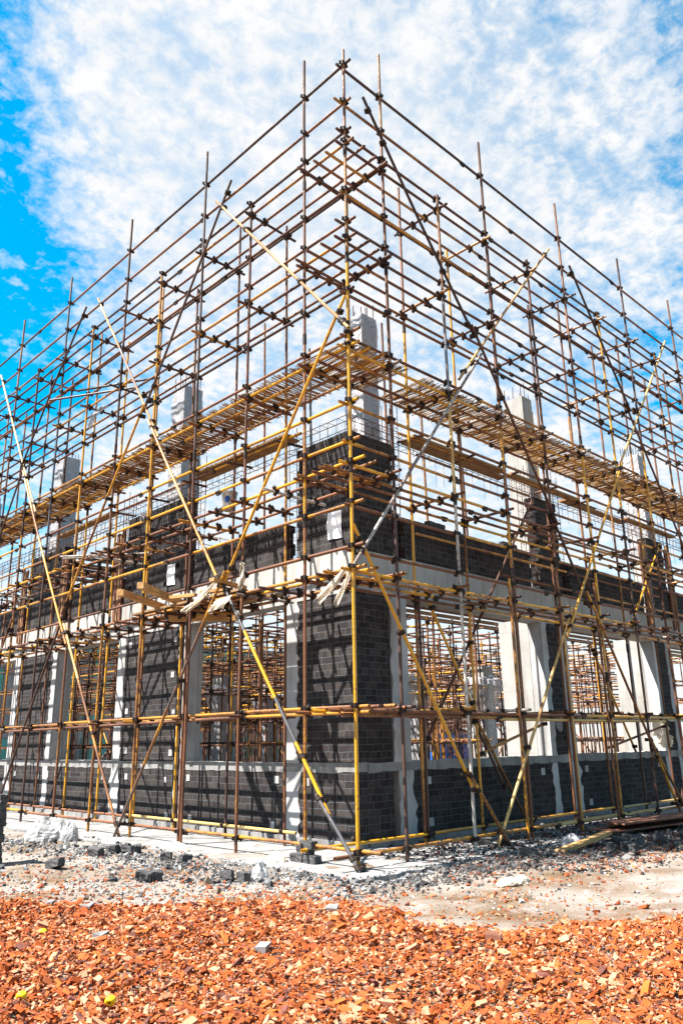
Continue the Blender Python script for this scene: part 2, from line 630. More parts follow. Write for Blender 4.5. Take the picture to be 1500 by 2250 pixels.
def soft(a, n, s):
    t = np.linspace(-1, 1, n)
    return np.sinh(t * s) / np.sinh(s) * a


gx = soft(2500, 260, 8.4) - 2.0
gy = soft(2500, 260, 8.4) - 1.0
GX, GY = np.meshgrid(gx, gy, indexing='ij')
near = np.exp(-((GX + 2) ** 2 + (GY + 1) ** 2) / 300)
inside = (GX > 0.4) & (GY > 0.4)
GZ = -0.03 + height(GX, GY) * near
GZ[inside] = -0.13
V = np.stack([GX, GY, GZ], -1).reshape(-1, 3)
n_ = len(gy)
idx = (np.arange(len(gx) - 1)[:, None] * n_ + np.arange(n_ - 1)[None, :]).ravel()
gr = raw_mesh('ground', V, np.stack([idx, idx + n_, idx + n_ + 1, idx + 1], -1), GROUND, smooth=True)
tag(gr, 'dusty building-site earth with pale cement and brick dust', 'ground', kind='structure')

# concrete apron round the foot of the walls, one slab with a ragged outer edge
mb = MB()


def ragged(p, q, n, amp):
    out = []
    for k in range(n):
        t = k / n
        out.append((p[0] + (q[0] - p[0]) * t + random.uniform(-amp, amp), p[1] + (q[1] - p[1]) * t + random.uniform(-amp, amp)))
    return out


ring = ragged((-0.62, 21), (-0.60, 3.0), 60, 0.10) + ragged((-0.55, 3.0), (-0.50, -0.45), 40, 0.06) + ragged((-0.50, -0.5), (1.3, -0.50), 22, 0.045) + \
    ragged((1.3, -0.52), (19, -0.6), 120, 0.08) + [(19, 21)]
i0 = len(mb.v)
mb.v += [(x, y, 0.0) for x, y in ring] + [(x, y, -0.2) for x, y in ring]
n = len(ring)
mb.face(list(range(n)))
for k in range(n):
    k2 = (k + 1) % n
    mb.face((k2, k, n + k, n + k2)[::-1])
ap = mb.build('pavement', SLABC)
tag(ap, 'pale dusty concrete apron at the foot of the walls', 'pavement', kind='structure')


# ------------------------------------------------------------------ scattered rubble (numpy)
def chunks(pos, size, flat, tilt, color):
    """angular broken pieces: jittered boxes with random turn. pos (n,3), size (n,3)"""
    n = len(pos)
    base = np.array([[sx, sy, sz] for sx in (-1, 1) for sy in (-1, 1) for sz in (-1, 1)], float)
    P = base[None] * (1 + RNG.uniform(-0.55, 0.15, (n, 8, 3)))
    P = P * size[:, None, :] * 0.5
    a, b, c = RNG.uniform(0, 6.283, n), RNG.normal(0, tilt, n), RNG.normal(0, tilt, n)
    ca, sa, cb, sb, cc, s2 = np.cos(a), np.sin(a), np.cos(b), np.sin(b), np.cos(c), np.sin(c)
    x, y, z = P[..., 0], P[..., 1], P[..., 2]
    y, z = y * cb[:, None] - z * sb[:, None], y * sb[:, None] + z * cb[:, None]
    x, z = x * cc[:, None] + z * s2[:, None], -x * s2[:, None] + z * cc[:, None]
    x, y = x * ca[:, None] - y * sa[:, None], x * sa[:, None] + y * ca[:, None]
    V = np.stack([x, y, z], -1) + pos[:, None, :]
    q = np.array([(0, 1, 3, 2), (4, 6, 7, 5), (0, 4, 5, 1), (2, 3, 7, 6), (0, 2, 6, 4), (1, 5, 7, 3)])
    Fc = (np.arange(n)[:, None, None] * 8 + q[None]).reshape(-1, 4)
    Cc = np.repeat(color, 8, axis=0)
    return V.reshape(-1, 3), Fc, Cc


EDGE = np.array([(-7.5, 7.0), (-5.6, 4.2), (-3.76, 1.34), (-2.66, -0.07), (-1.33, -1.08), (-1.25, -1.7), (-1.75, -2.3), (-1.5, -2.97), (-0.72, -3.26), (-0.09, -3.97), (1.8, -5.9), (4, -8)])
fh = np.array([math.cos(YAW), math.sin(YAW)])
rh = np.array([math.sin(YAW), -math.cos(YAW)])
C2 = np.array([CAM.x, CAM.y])
El = (EDGE - C2) @ rh
Ed = (EDGE - C2) @ fh
o_ = np.argsort(El)
El, Ed = El[o_], Ed[o_]


def edge_d(l):
    return np.interp(l, El, Ed)


def chip_field():
    n = 190000
    d = np.sqrt(RNG.uniform(2.6 ** 2, 9.6 ** 2, n))
    l = RNG.uniform(-1, 1, n) * (0.5 * d + 0.9)
    ed = edge_d(l) + 0.10 * np.sin(7 * l) + 0.06 * np.sin(17 * l + 1)
    keep = d < ed + np.where(RNG.uniform(0, 1, n) < 0.10, RNG.exponential(0.45, n), RNG.normal(0, 0.05, n))
    d, l = d[keep], l[keep]
    n = len(d)
    xy = C2 + d[:, None] * fh + l[:, None] * rh
    edk = edge_d(l)
    bank = np.clip((edk - d) / 0.5, 0, 1) * 0.045
    hz = height(xy[:, 0], xy[:, 1])
    L = RNG.lognormal(math.log(0.0235), 0.55, n).clip(0.009, 0.11)
    size = np.stack([L, L * RNG.uniform(0.3, 0.7, n), L * RNG.uniform(0.14, 0.36, n)], -1)
    z = -0.03 + hz + bank + RNG.uniform(0, 0.03, n) * np.clip((edk - d) / 0.3, 0.15, 1) + size[:, 2] * 0.3
    t = RNG.uniform(0, 1, n)
    base = np.array([0.275, 0.054, 0.0065]) * RNG.uniform(0.55, 1.3, (n, 1))
    base[:, 1] *= RNG.uniform(0.85, 1.25, n)
    pale = np.array([0.42, 0.19, 0.105]) * RNG.uniform(0.8, 1.15, (n, 1))
    dark = np.array([0.10, 0.03, 0.022]) * RNG.uniform(0.6, 1.2, (n, 1))
    col = np.where((t < 0.27)[:, None], pale, np.where((t > 0.92)[:, None], dark, base))
    V, Fc, Cc = chunks(np.c_[xy, z], size, 1, 0.42, col)
    o = raw_mesh('brick_gravel', V, Fc, CHIPM, Cc)
    tag(o, 'orange broken brick chips spread over the near ground', 'brick gravel', kind='stuff')


chip_field()


def rubble_field(name, n, centre, spread, size_m, palette, label, tilt=0.5, smax=0.16, sig=0.5):
    """loose fragments in drifts; centre = list of (x, y, weight, sx, sy)"""
    wts = np.array([c[2] for c in centre])
    k = RNG.choice(len(centre), n, p=wts / wts.sum())
    cc = np.array([(c[0], c[1], c[3], c[4]) for c in centre])[k]
    xy = cc[:, :2] + RNG.normal(0, 1, (n, 2)) * cc[:, 2:]
    ok = ~((xy[:, 0] > -0.45) & (xy[:, 1] > -0.35) & (RNG.uniform(0, 1, n) < np.where(xy[:, 0] > 0.9, 0.0, 0.93)))
    xy = xy[ok]
    n = len(xy)
    L = RNG.lognormal(math.log(size_m), sig, n).clip(0.012, smax)
    size = np.stack([L, L * RNG.uniform(0.5, 0.9, n), L * RNG.uniform(0.3, 0.75, n)], -1)
    on = (xy[:, 0] > -0.55) & (xy[:, 1] > -0.5)
    z = np.where(on, 0.0, -0.03 + height(xy[:, 0], xy[:, 1])) + size[:, 2] * 0.25
    pal = np.array(palette)[RNG.integers(0, len(palette), n)] * RNG.uniform(0.7, 1.3, (n, 1))
    V, Fc, Cc = chunks(np.c_[xy, z], size, 1, tilt, pal)
    o = raw_mesh(name, V, Fc, STONEM, Cc)
    tag(o, label, 'rubble', kind='stuff')


left_drift = [(-0.95 - 0.06 * k, 0.6 + 0.75 * k, 1.0, 0.30 + 0.02 * k, 0.5) for k in range(10)] + [(-1.7, 1.4, 0.8, 0.5, 0.8), (-2.2, 2.6, 0.8, 0.6, 0.8), (-0.7, -0.7, 0.8, 0.35, 0.2), (-0.62, 0.2, 0.5, .08, .5), (0.2, -0.6, 0.6, 0.5, 0.07)]
right_drift = [(1.2 + 0.8 * k, -0.95 - 0.05 * k, 1.0, 0.55, 0.28) for k in range(9)] + [(2.5, -1.7, 1.0, 0.9, 0.35), (4.5, -2.2, 0.9, 1.0, 0.5), (0.3, -0.95, 0.5, 0.5, 0.2)]
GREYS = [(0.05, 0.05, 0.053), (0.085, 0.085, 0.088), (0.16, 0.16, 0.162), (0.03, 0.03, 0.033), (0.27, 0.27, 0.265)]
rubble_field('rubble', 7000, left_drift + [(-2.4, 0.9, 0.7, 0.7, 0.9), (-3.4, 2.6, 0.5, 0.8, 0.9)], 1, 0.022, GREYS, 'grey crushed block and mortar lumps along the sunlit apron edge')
rubble_field('rubble', 13000, right_drift + [(1.7 + 0.9 * k, 0.25 - 0.03 * k, 0.5, 0.6, 0.45) for k in range(8)], 1, 0.024, [(0.035, 0.033, 0.034), (0.06, 0.057, 0.056), (0.11, 0.107, 0.105), (0.02, 0.02, 0.021), (0.085, 0.035, 0.022)], 'dark crushed block, colours deepened further for shade, strewn along the right wall')  # dark block tones, deepened in the palette to add to the shade here
scat = [(-2.2, 1.0, 1.0, 0.8, 0.9), (-1.3, -0.5, 0.7, 0.6, 0.5), (-3.0, 2.4, 0.9, 0.8, 0.9), (0.2, -2.2, 0.6, 0.9, 0.6), (2.8, -2.0, 0.9, 1.2, 0.3), (-1.6, 2.8, 0.5, 0.5, 1.6)]
rubble_field('brick_rubble', 4500, scat, 1, 0.021, [(0.30, 0.08, 0.025), (0.22, 0.06, 0.025), (0.36, 0.15, 0.08), (0.30, 0.28, 0.26), (0.17, 0.13, 0.09)], 'red brick bits and pale mortar crumbs between the chips and the apron')
# ------------------------------------------------------------------ the building
W = 1.35
bd = empty('brick_building', (W, W, 0), 'unfinished grey brick building with pale concrete columns and a wide concrete beam', 'building')


def toothed(t0, t1, z0, z1, left=False, right=False):
    """panel outline, toothed every two courses on the sides that wait for a column"""
    pts = [(t0, z0), (t1, z0)]
    st = 0.208
    if right:
        z, k = z0, 0
        while z < z1 - 0.05:
            zt = min(z1, z + st)
            e = t1 + (0.03 if k % 2 else -0.03) + random.uniform(-0.006, 0.006)
            pts += [(e, z + 1e-4), (e, zt)]
            z, k = zt, k + 1
    else:
        pts.append((t1, z1))
    # a slightly uneven top course
    tt = t1 - 0.12
    top = []
    while tt > t0 + 0.1:
        top.append((tt, z1 + random.choice((0, 0, 0, -0.012, 0.010))))
        tt -= random.uniform(0.12, 0.5)
    pts += top
    if left:
        ks = []
        z, k = z0, 0
        while z < z1 - 0.05:
            zt = min(z1, z + st)
            e = t0 + (-0.03 if k % 2 else 0.03) + random.uniform(-0.006, 0.006)
            ks.append((e, z + 1e-4))
            ks.append((e, zt))
            z, k = zt, k + 1
        pts += ks[::-1]
        pts = pts[1:]
    else:
        pts.append((t0, z1))
    return pts


def panel(side, t0, t1, z0, z1, holes=(), left=False, right=False, depth=0.24, label=None):
    mb = MB()
    ax = 'x' if side == 'L' else 'y'
    if holes:
        ts = sorted({t0, t1, *[h[0] for h in holes], *[h[0] + 0.125 for h in holes]})
        for a, b in zip(ts[:-1], ts[1:]):
            zs = sorted(h[1] for h in holes if h[0] - 1e-6 <= a and b <= h[0] + 0.125 + 1e-6)
            lo = z0
            for hz in zs:
                mb.prism([(a, lo), (b, lo), (b, hz), (a, hz)], ax, W, W + depth)
                lo = hz + 0.10
            mb.prism([(a, lo), (b, lo), (b, z1), (a, z1)], ax, W, W + depth)
        mb.prism([(t0 + 0.02, z0 + 0.02), (t1 - 0.02, z0 + 0.02), (t1 - 0.02, z1 - 0.02), (t0 + 0.02, z1 - 0.02)], ax, W + depth - 0.06, W + depth - 0.004)
    else:
        mb.prism(toothed(t0, t1, z0, z1, left, right), ax, W, W + depth)
    return tag(mb.build('brick_panel', BRICK, bd), label)


def jag_side(t, z0, z1, amp, drift=0.0):
    pts, z = [], z0
    e = t
    while z < z1:
        e = t + random.uniform(-amp, amp) + drift * math.sin(z * 2.1)
        pts.append((e, z))
        z += random.choice((0.05, 0.1, 0.104, 0.15))
    pts.append((e, z1))
    return pts


def jamb(side, t0, t1, z0, z1, al, ar, proud=0.012, depth=0.30, mat=PLASTER, name='tie_column'):
    """poured tie column with spilt ragged edges lying over the brickwork"""
    ax = 'x' if side == 'L' else 'y'
    mb = MB()
    R = jag_side(t1, z0, z1, ar)
    Lf = jag_side(t0, z0, z1, al)[::-1]
    mb.prism(R + Lf, ax, W - proud, W + 0.01)
    mb.prism([(t0 + al * 0.6 + 0.01, z0), (t1 - ar * 0.6 - 0.01, z0), (t1 - ar * 0.6 - 0.01, z1), (t0 + al * 0.6 + 0.01, z1)], ax, W + 0.01, W + depth)
    return mb.build(name, mat, bd)


Z1, Z2, Z3, Z4 = 1.05, 1.18, 3.80, 4.50
# sunlit side (runs along y)
L_open = [(2.97, 6.05), (8.75, 11.87), (14.45, 17.6)]
L_pier = [(1.35, 2.68), (6.27, 8.42), (12.10, 14.12), (17.85, 20.0)]
for a, b in L_pier:
    panel('L', a, b, 0, Z1)
    panel('L', a, b, Z2, Z3)
for a, b in L_open:
    panel('L', a + 0.0, b + 0.0, 0, Z1)
    jamb('L', a - 0.30, a, Z2, Z3, 0.035 if a > 3 else 0.05, 0.004)
    jamb('L', a - 0.34, a + 0.03, 0.0, Z1, 0.04, 0.05)
    jamb('L', b, b + 0.23, Z2, Z3, 0.004, 0.05)
    jamb('L', b - 0.02, b + 0.24, 0.0, Z1, 0.045, 0.04)
# shaded side (runs along x)
R_open = [(2.60, 6.77), (7.75, 11.85), (12.85, 16.9)]
R_pier = [(W + 0.2402, 2.16), (6.95, 7.46), (12.03, 12.55), (17.1, 19.0)]
for a, b in R_pier:
    panel('R', a, b, 0, Z1)
    panel('R', a, b, Z2, Z3)
for k, (a, b) in enumerate(R_open):
    panel('R', a, b, 0, Z1)
    jamb('R', a - 0.40 if k == 0 else a - 0.29, a, Z2, Z3, 0.04, 0.004)
    jamb('R', a - 0.30, a + 0.05, 0.0, Z1, 0.03, 0.07)
    jamb('R', b + 0.0, b + 0.19, Z2, Z3, 0.003, 0.035, depth=0.30)
    jamb('R', b - 0.02, b + 0.2, 0.0, Z1, 0.05, 0.03)
    mb = MB()                                         # deep frame column behind the jamb
    mb.box(b + 0.004, W + 0.302, 0.0, b + 0.52, W + 1.02, Z3 + 0.1)
    tag(mb.build('column', CONC, bd), 'sunlit pale concrete frame column beside a window opening')
for a, b in L_open:
    mb = MB()
    mb.box(W + 0.304, b + 0.004, 0, W + 0.40, b + 0.45, Z3 + 0.1)
    mb.build('column', CONC, bd)
# rough concrete band under the openings
for side in 'LR':
    mb = MB()
    ax = 'x' if side == 'L' else 'y'
    t0 = W - 0.008 if side == 'L' else W + 0.236
    t, pts_t, pts_b = t0, [], []
    while t < 20:
        pts_t.append((t, Z2 + 0.006 + random.uniform(-0.008, 0.012)))
        pts_b.append((t, Z1 + random.uniform(-0.018, 0.012)))
        t += random.uniform(0.1, 0.3)
    mb.prism(pts_b + pts_t[::-1], ax, W - 0.008, W + 0.25)
    mb.build('sill_band', SILLC, bd)
    mb = MB()
    mb.prism([(t0 - 0.02 if side == 'L' else t0, 0.0), (20, 0.0), (20, 0.085), (t0 - 0.02 if side == 'L' else t0, 0.085)], ax, W - 0.035, W + 0.2)
    mb.build('plinth', SILLC, bd)
    mb = MB()
    t0 = W - 0.012 if side == 'L' else W + 0.3202
    mb.prism([(t0, Z3), (20, Z3), (20, Z4), (t0, Z4)], ax, W - 0.012, W + 0.32)
    tag(mb.build('beam', CONC, bd), 'pale ring beam on the sunlit side' if side == 'L' else 'pale ring beam on the shaded side')

# upper storey
TOPB = 6.55
for a, b, l, r, holes in ((1.35, 2.68, False, True, ()), (3.05, 5.86, True, True, ()), (6.24, 8.68, False, False, [(6.42, 6.25), (8.3, 6.28), (6.45, 5.05), (8.35, 5.5), (6.9, 4.72), (8.4, 4.85), (7.6, 6.05)]),
                          (9.1, 11.5, True, True, ()), (12.0, 14.1, False, False, [(12.2, 6.2), (13.8, 5.3), (12.3, 5.0)]), (14.5, 17.4, True, True, ()), (17.8, 20, True, False, ())):
    panel('L', a, b, Z4, TOPB if b - a < 2.6 and a not in (9.1,) else 5.25, holes, l, r)
for a, b, l, r, holes in ((W + 0.2402, 2.36, False, True, ()), (2.60, 6.60, True, True, ()), (6.98, 7.80, True, True, ()), (8.15, 11.7, True, True, ()), (12.3, 13.2, False, True, ()), (13.5, 17, True, True, ()), (17.3, 19, True, False, ())):
    panel('R', a, b, Z4, TOPB if b - a < 1.0 else 5.25, holes, l, r)


def wrapped_column(x0, y0, x1, y1, ztop, wrap, seed):
    mb = MB()
    mb.box(x0, y0, Z3, x1, y1, ztop)
    c = mb.build('column', CONC, bd)
    mb = MB()
    rr = random.Random(seed)
    for k in range(9):
        px = x0 + 0.04 + (x1 - x0 - 0.08) * (k % 3) / 2
        py = y0 + 0.04 + (y1 - y0 - 0.08) * (k // 3) / 2
        if k == 4:
            continue
        h = rr.uniform(0.12, 0.42)
        mb = MB()
        mb.rod((px, py, ztop - 0.02), (px + rr.uniform(-.012, .012), py + rr.uniform(-.012, .012), ztop + h), 0.009)
        mb.build('rebar', REBAR, c)
    if wrap:
        mb = MB()                                     # creased film pulled round the shaft
        z = 6.35
        rings = []
        while z < ztop + 0.015:
            rings.append(z)
            z += 0.07
        n = 28
        i0 = len(mb.v)
        for zi, z in enumerate(rings):
            for k in range(n):
                t = k / n * 4
                e, f = int(t), t - int(t)
                cx = [x0 + (x1 - x0) * f, x1, x1 - (x1 - x0) * f, x0][e]
                cy = [y0, y0 + (y1 - y0) * f, y1, y1 - (y1 - y0) * f][e]
                nx, ny = cx - (x0 + x1) / 2, cy - (y0 + y1) / 2
                s = 0.012 + 0.012 * math.sin(9 * z + k * 1.3 + seed) + rr.uniform(0, 0.013) + (0.02 if rr.random() < 0.03 else 0)
                ln = math.hypot(nx, ny)
                mb.v.append((cx + nx / ln * s, cy + ny / ln * s, z))
        for r_ in range(len(rings) - 1):
            for k in range(n):
                k2 = (k + 1) % n
                mb.face((i0 + r_ * n + k, i0 + r_ * n + k2, i0 + (r_ + 1) * n + k2, i0 + (r_ + 1) * n + k))
        tag(mb.build('plastic_wrap', FILM, c), 'cloudy creased film wound round the column')
    return c


wrapped_column(1.98, 1.62, 2.38, 2.06, 9.17, True, 1)
for y in (6.98, 13.2, 19.0):
    wrapped_column(1.62, y, 2.10, y + 0.5, 9.5, True, int(y))
wrapped_column(7.28, 1.62, 7.68, 2.14, 9.15, False, 5)
wrapped_column(13.05, 1.62, 13.45, 2.14, 9.15, True, 6)
wrapped_column(18.4, 1.62, 18.8, 2.14, 9.15, True, 7)
for i in range(6):                                     # frame columns deep inside the ground floor
    x, y = [(6.6, 5.2), (9.2, 4.6), (5.4, 10.5), (10.6, 8.0), (14.0, 7.0), (8.6, 12.5)][i]
    mb = MB()
    mb.box(x, y, 0, x + 0.42, y + 0.42, 3.3)
    c = mb.build('column', CONC, bd)
    mb = MB()                                         # film bulging over the flared head
    n, rr = 20, random.Random(i)
    prof = [(0.9, 0.23), (1.6, 0.24), (2.2, 0.25), (2.45, 0.34), (2.8, 0.46), (2.95, 0.44), (3.05, 0.26)]
    i0 = len(mb.v)
    for z, rad in prof:
        for k in range(n):
            an = 6.283 * k / n
            s = rad * (1 + rr.uniform(-0.09, 0.09)) / max(abs(math.cos(an)), abs(math.sin(an))) ** 0.75
            mb.v.append((x + 0.21 + s * math.cos(an), y + 0.21 + s * math.sin(an), z + rr.uniform(-.04, .04)))
    for r_ in range(len(prof) - 1):
        for k in range(n):
            k2 = (k + 1) % n
            mb.face((i0 + r_ * n + k, i0 + r_ * n + k2, i0 + (r_ + 1) * n + k2, i0 + (r_ + 1) * n + k))
    mb.build('plastic_wrap', FILM, c)

# reinforcement: cages waiting in the slots and the long tie-beam cage above the piers


def vbundle(x, y, z0, z1, w=0.2):
    mb = MB()
    for dx in (0, w):
        for dy in (0, w):
            mb.rod((x + dx, y + dy, z0), (x + dx + random.uniform(-.02, .02), y + dy + random.uniform(-.02, .02), z1 + random.uniform(-.15, .2)), 0.007)
    z = z0 + 0.1
    while z < z1:
        P = [(x, y, z), (x + w, y, z), (x + w, y + w, z), (x, y + w, z)]
        for a, b in zip(P, P[1:] + P[:1]):
            mb.rod(a, b, 0.004, 4)
        z += 0.18
    mb.build('rebar_cage', REBAR, bd)


for y in (2.74, 5.92, 8.8, 11.65, 14.2, 17.5):
    vbundle(1.39, y, Z4, 7.25 if y > 3 else 6.9)
for x in (2.40, 6.68, 7.86, 11.85, 13.24, 17.05):
    vbundle(x, 1.39, Z4, 7.25)
for side in 'LR':
    mb = MB()
    P = (lambda t, d, z: (W + d, t, z)) if side == 'L' else (lambda t, d, z: (t, W + d, z))
    t0 = W + 0.02 if side == 'L' else W + 0.27
    for d, z in ((0.03, 6.62), (0.2, 6.62), (0.03, 6.86), (0.2, 6.86)):
        t = t0
        while t < 19:
            t2 = min(19, t + 1.5)
            mb.rod(P(t, d, z + random.uniform(-.015, .015)), P(t2, d, z + random.uniform(-.015, .015)), 0.0075)
            t = t2
    t = t0 + 0.05
    while t < 19:
        dz = random.uniform(-.012, .012)
        c4 = [P(t, 0.02, 6.61 + dz), P(t, 0.21, 6.61 + dz), P(t, 0.21, 6.87 + dz), P(t, 0.02, 6.87 + dz)]
        for a, b in zip(c4, c4[1:] + c4[:1]):
            mb.rod(a, b, 0.0045, 4)
        if random.random() < 0.5:
            mb.rod(P(t, 0.21, 6.87), P(t, 0.21, 6.62 + random.uniform(-.5, -.15)), 0.004, 4)
        t += random.uniform(0.17, 0.26)
    mb.build('rebar_cage', REBAR, bd)
# timber column forms clamped over two of the slots
for side, t in (('L', 8.74), ('L', 11.62), ('L', 14.16), ('R', 11.72), ('R', 13.22)):
    for k in range(3):
        mb = MB()
        a = t + k * 0.125
        P = (a, a + random.uniform(0.07, 0.105))
        z1 = random.uniform(6.2, 6.5)
        if side == 'L':
            mb.box(W - 0.06, P[0], Z4 - random.uniform(0.15, 0.4), W - 0.014, P[1], z1)
        else:
            mb.box(P[0], W - 0.06, Z4 - random.uniform(0.15, 0.7), P[1], W - 0.014, z1)
        mb.build('form_board', FORM_RED if k != 1 else TIMBER_OLD, bd)
# grey cement pats stuck over the ties
for t, z in ((6.45, 3.55), (6.5, 2.85), (8.25, 3.6), (6.45, 1.35), (8.2, 1.4), (6.4, 2.1), (8.25, 2.2), (3.2, 0.92), (3.3, 0.22), (5.8, 0.9), (5.7, 0.2), (2.45, 0.9), (6.6, 0.85), (8.1, 0.88), (6.5, 0.2), (8.2, 0.25), (9.1, 0.85), (9.2, 0.2), (11.4, 0.9), (12.4, 0.8), (13.8, 0.85), (12.4, 0.2)):
    mb = MB()
    s = random.uniform(0.05, 0.065)
    mb.prism([(t - s, z - s), (t + s, z - s), (t + s * 0.9, z + s), (t - s, z + s * 0.95)], 'x', W - 0.012, W + 0.005)
    mb.build('mortar_patch', PLASTER, bd)
for t, z in ((3.0, 0.88), (3.02, 0.25), (6.4, 0.9), (8.05, 0.9), (11.4, 0.88), (8.1, 0.25)):
    mb = MB()
    s = random.uniform(0.05, 0.065)
    mb.prism([(t - s, z - s), (t + s, z - s), (t + s * 0.9, z + s), (t - s, z + s * 0.95)], 'y', W - 0.012, W + 0.005)
    mb.build('mortar_patch', PLASTER, bd)

# ------------------------------------------------------------------ scaffolds


def collar(mb, c, ax, r=0.0345, h=0.032):
    c, ax = Vector(c), Vector(ax)
    mb.tube(c - ax * h, c + ax * h, r, 8, caps=False)
    u = ax.cross(Vector((0.31, 0.77, 0.55))).normalized()
    for sg in (-1, 1):
        mb.obox(c + u * (sg * 0.046), u, ax, u.cross(ax), 0.016, h * 0.85, 0.012)
        mb.tube(c + u * (sg * 0.052) - u.cross(ax) * 0.035, c + u * (sg * 0.052) + u.cross(ax) * 0.04, 0.008, 5, caps=False)


AX = {'x': Vector((1, 0, 0)), 'y': Vector((0, 1, 0)), 'z': Vector((0, 0, 1))}


def coupler_into(mb, c, a1, a2, off):
    """fitting that grips a tube along a1 at c and one along a2 at c+off"""
    c, off = Vector(c), Vector(off)
    collar(mb, c, AX[a1])
    collar(mb, c + off, AX[a2])
    mb.obox(c + off * 0.5, AX[a1], AX[a2], AX[a1].cross(AX[a2]), 0.022, 0.022, 0.022)


PICK = {'hi': [(BROWN, 5), (RUST, 5), (WORN, 1)], 'mid': [(BROWN, 3), (RUST, 4), (WORN, 4)], 'low': [(YEL, 5), (WORN, 5), (RUST, 3)], 'base': [(WORN, 3), (RUST, 3), (CREAM, 2), (YEL, 1), (WHITE, 1)]}


def pick(z, rr):
    k = 'hi' if z > 10.3 else 'mid' if z > 7.5 else 'low' if z > 2.5 else 'base'
    ms, ws = zip(*PICK[k])
    return rr.choices(ms, ws)[0]


LEVELS = [10.77, 8.97, 7.12, 5.30, 3.77, 1.94, 0.2]
GUARDS = [12.35, 11.59, 11.01, 9.86, 9.28, 8.05, 7.32, 6.23, 5.63, 4.69, 4.06]
TMAX = {'L': 17.6, 'R': 15.6}
TALL = {'L': {0, 1, 3, 5, 7, 9, 11}, 'R': {0, 2, 4, 6, 8, 10}}
OUT = {'L': [0, 0.97] + [2.47 + 1.5 * k for k in range(10)], 'R': [0.90 + 1.46 * k for k in range(11)]}
INN = {'L': [0.95, 2.52] + [4.04 + 1.5 * k for k in range(9)], 'R': [2.39 + 1.46 * k for k in range(10)]}
SEG = {('L', 0): [(5.2, YEL), (8.6, YEL), (10.6, WORN), (99, RUST)], ('L', 1): [(4.6, YEL), (7.6, YEL), (10.5, WORN), (99, RUST)], ('L', 2): [(4.2, WORN), (6.1, WORN), (99, RUST)],
       ('L', 3): [(3.4, WORN), (6.5, RUST), (99, BROWN)], ('L', 4): [(4.1, WORN), (99, YEL)], ('L', 5): [(3.9, YEL), (7.5, WORN), (9.4, BROWN), (99, RUST)], ('L', 6): [(4.4, WORN), (99, YEL)],
       ('L', 7): [(5.6, BROWN), (99, SLATE)], ('L', 8): [(6.6, YEL), (99, BROWN)],
       ('R', 0): [(5.6, BROWN), (8.8, RUST), (99, WORN)], ('R', 1): [(5.2, WHITE), (7.0, CREAM), (8.9, BLUEW), (99, WORN)], ('R', 2): [(4.2, WORN), (7.9, YEL), (10, WORN), (99, RUST)],
       ('R', 3): [(4.6, WORN), (6.6, WORN), (99, RUST)], ('R', 4): [(2.6, WORN), (7.4, YEL), (99, RUST)], ('R', 5): [(6.1, BROWN), (99, YEL)], ('R', 6): [(5.5, RUST), (8.0, YEL), (99, BROWN)]}
BRACES = {
    'L': [(3.00, 11.81, 5.80, 7.93, BROWN), (5.69, 8.04, 8.64, 4.19, YEL), (8.56, 4.33, 11.29, 0.05, BROWN), (3.40, 11.53, -0.12, 7.30, CREAM), (-0.01, 7.90, 2.85, 4.00, YEL),
          (2.77, 4.15, 5.80, 0.0, [(0.22, YEL), (0.5, SLATE), (0.72, YEL), (1, SLATE)]), (8.29, 11.68, 5.17, 7.20, [(0.4, CREAM), (0.7, BLUEW), (1, CREAM)]), (5.50, 7.64, 2.86, 3.89, YEL),
          (2.95, 4.03, 0.45, 0.61, [(0.26, SLATE), (0.56, YEL), (0.74, SLATE), (1, YEL)]), (0.64, 0.85, -0.13, 0.0, SLATE), (14.16, 11.84, 10.69, 6.93, CREAM), (11.62, 8.22, 8.31, 3.53, YEL),
          (8.61, 3.99, 5.72, 0.0, [(0.3, CREAM), (1, WORN)]), (8.75, 11.64, 11.78, 8.33, BROWN), (11.61, 8.52, 14.0, 5.0, BROWN), (11.3, 4.4, 14.2, 0.05, RUST)],
    'R': [(0.41, 11.88, 3.12, 8.44, BROWN), (3.00, 8.58, 5.28, 5.33, RUST), (5.16, 5.53, 6.26, 3.86, BROWN), (6.12, 4.15, 8.97, 0.02, YEL), (6.15, 11.68, 2.60, 7.39, CREAM), (3.24, 8.08, -0.08, 3.76, WHITE),
          (-0.02, 4.34, 2.29, 0.86, YEL), (2.14, 1.07, 3.04, 0.0, YEL), (11.85, 11.58, 7.96, 6.84, CREAM), (8.30, 7.26, 5.24, 3.22, YEL), (5.63, 3.80, 2.81, 0.0, CREAM), (6.89, 11.59, 9.06, 8.71, BROWN),
          (8.93, 8.90, 11.4, 5.4, RUST), (7.97, 1.52, 9.21, 0.1, WORN), (11.8, 4.3, 9.0, 0.05, WORN)]}
IN_BRACES = [(6.36, 6.30, 2.39, 1.27, RUST), (12.31, 6.32, 10.15, 4.03, YEL), (2.80, 3.72, 3.85, 2.02, YEL), (3.81, 1.98, 5.29, 0.02, WORN), (3.72, 1.98, 4.63, 0.67, BROWN), (3.86, 1.24, 6.11, 1.79, WORN), (8.1, 3.4, 9.6, 1.2, YEL), (8.4, 1.3, 11.2, 1.75, RUST)]


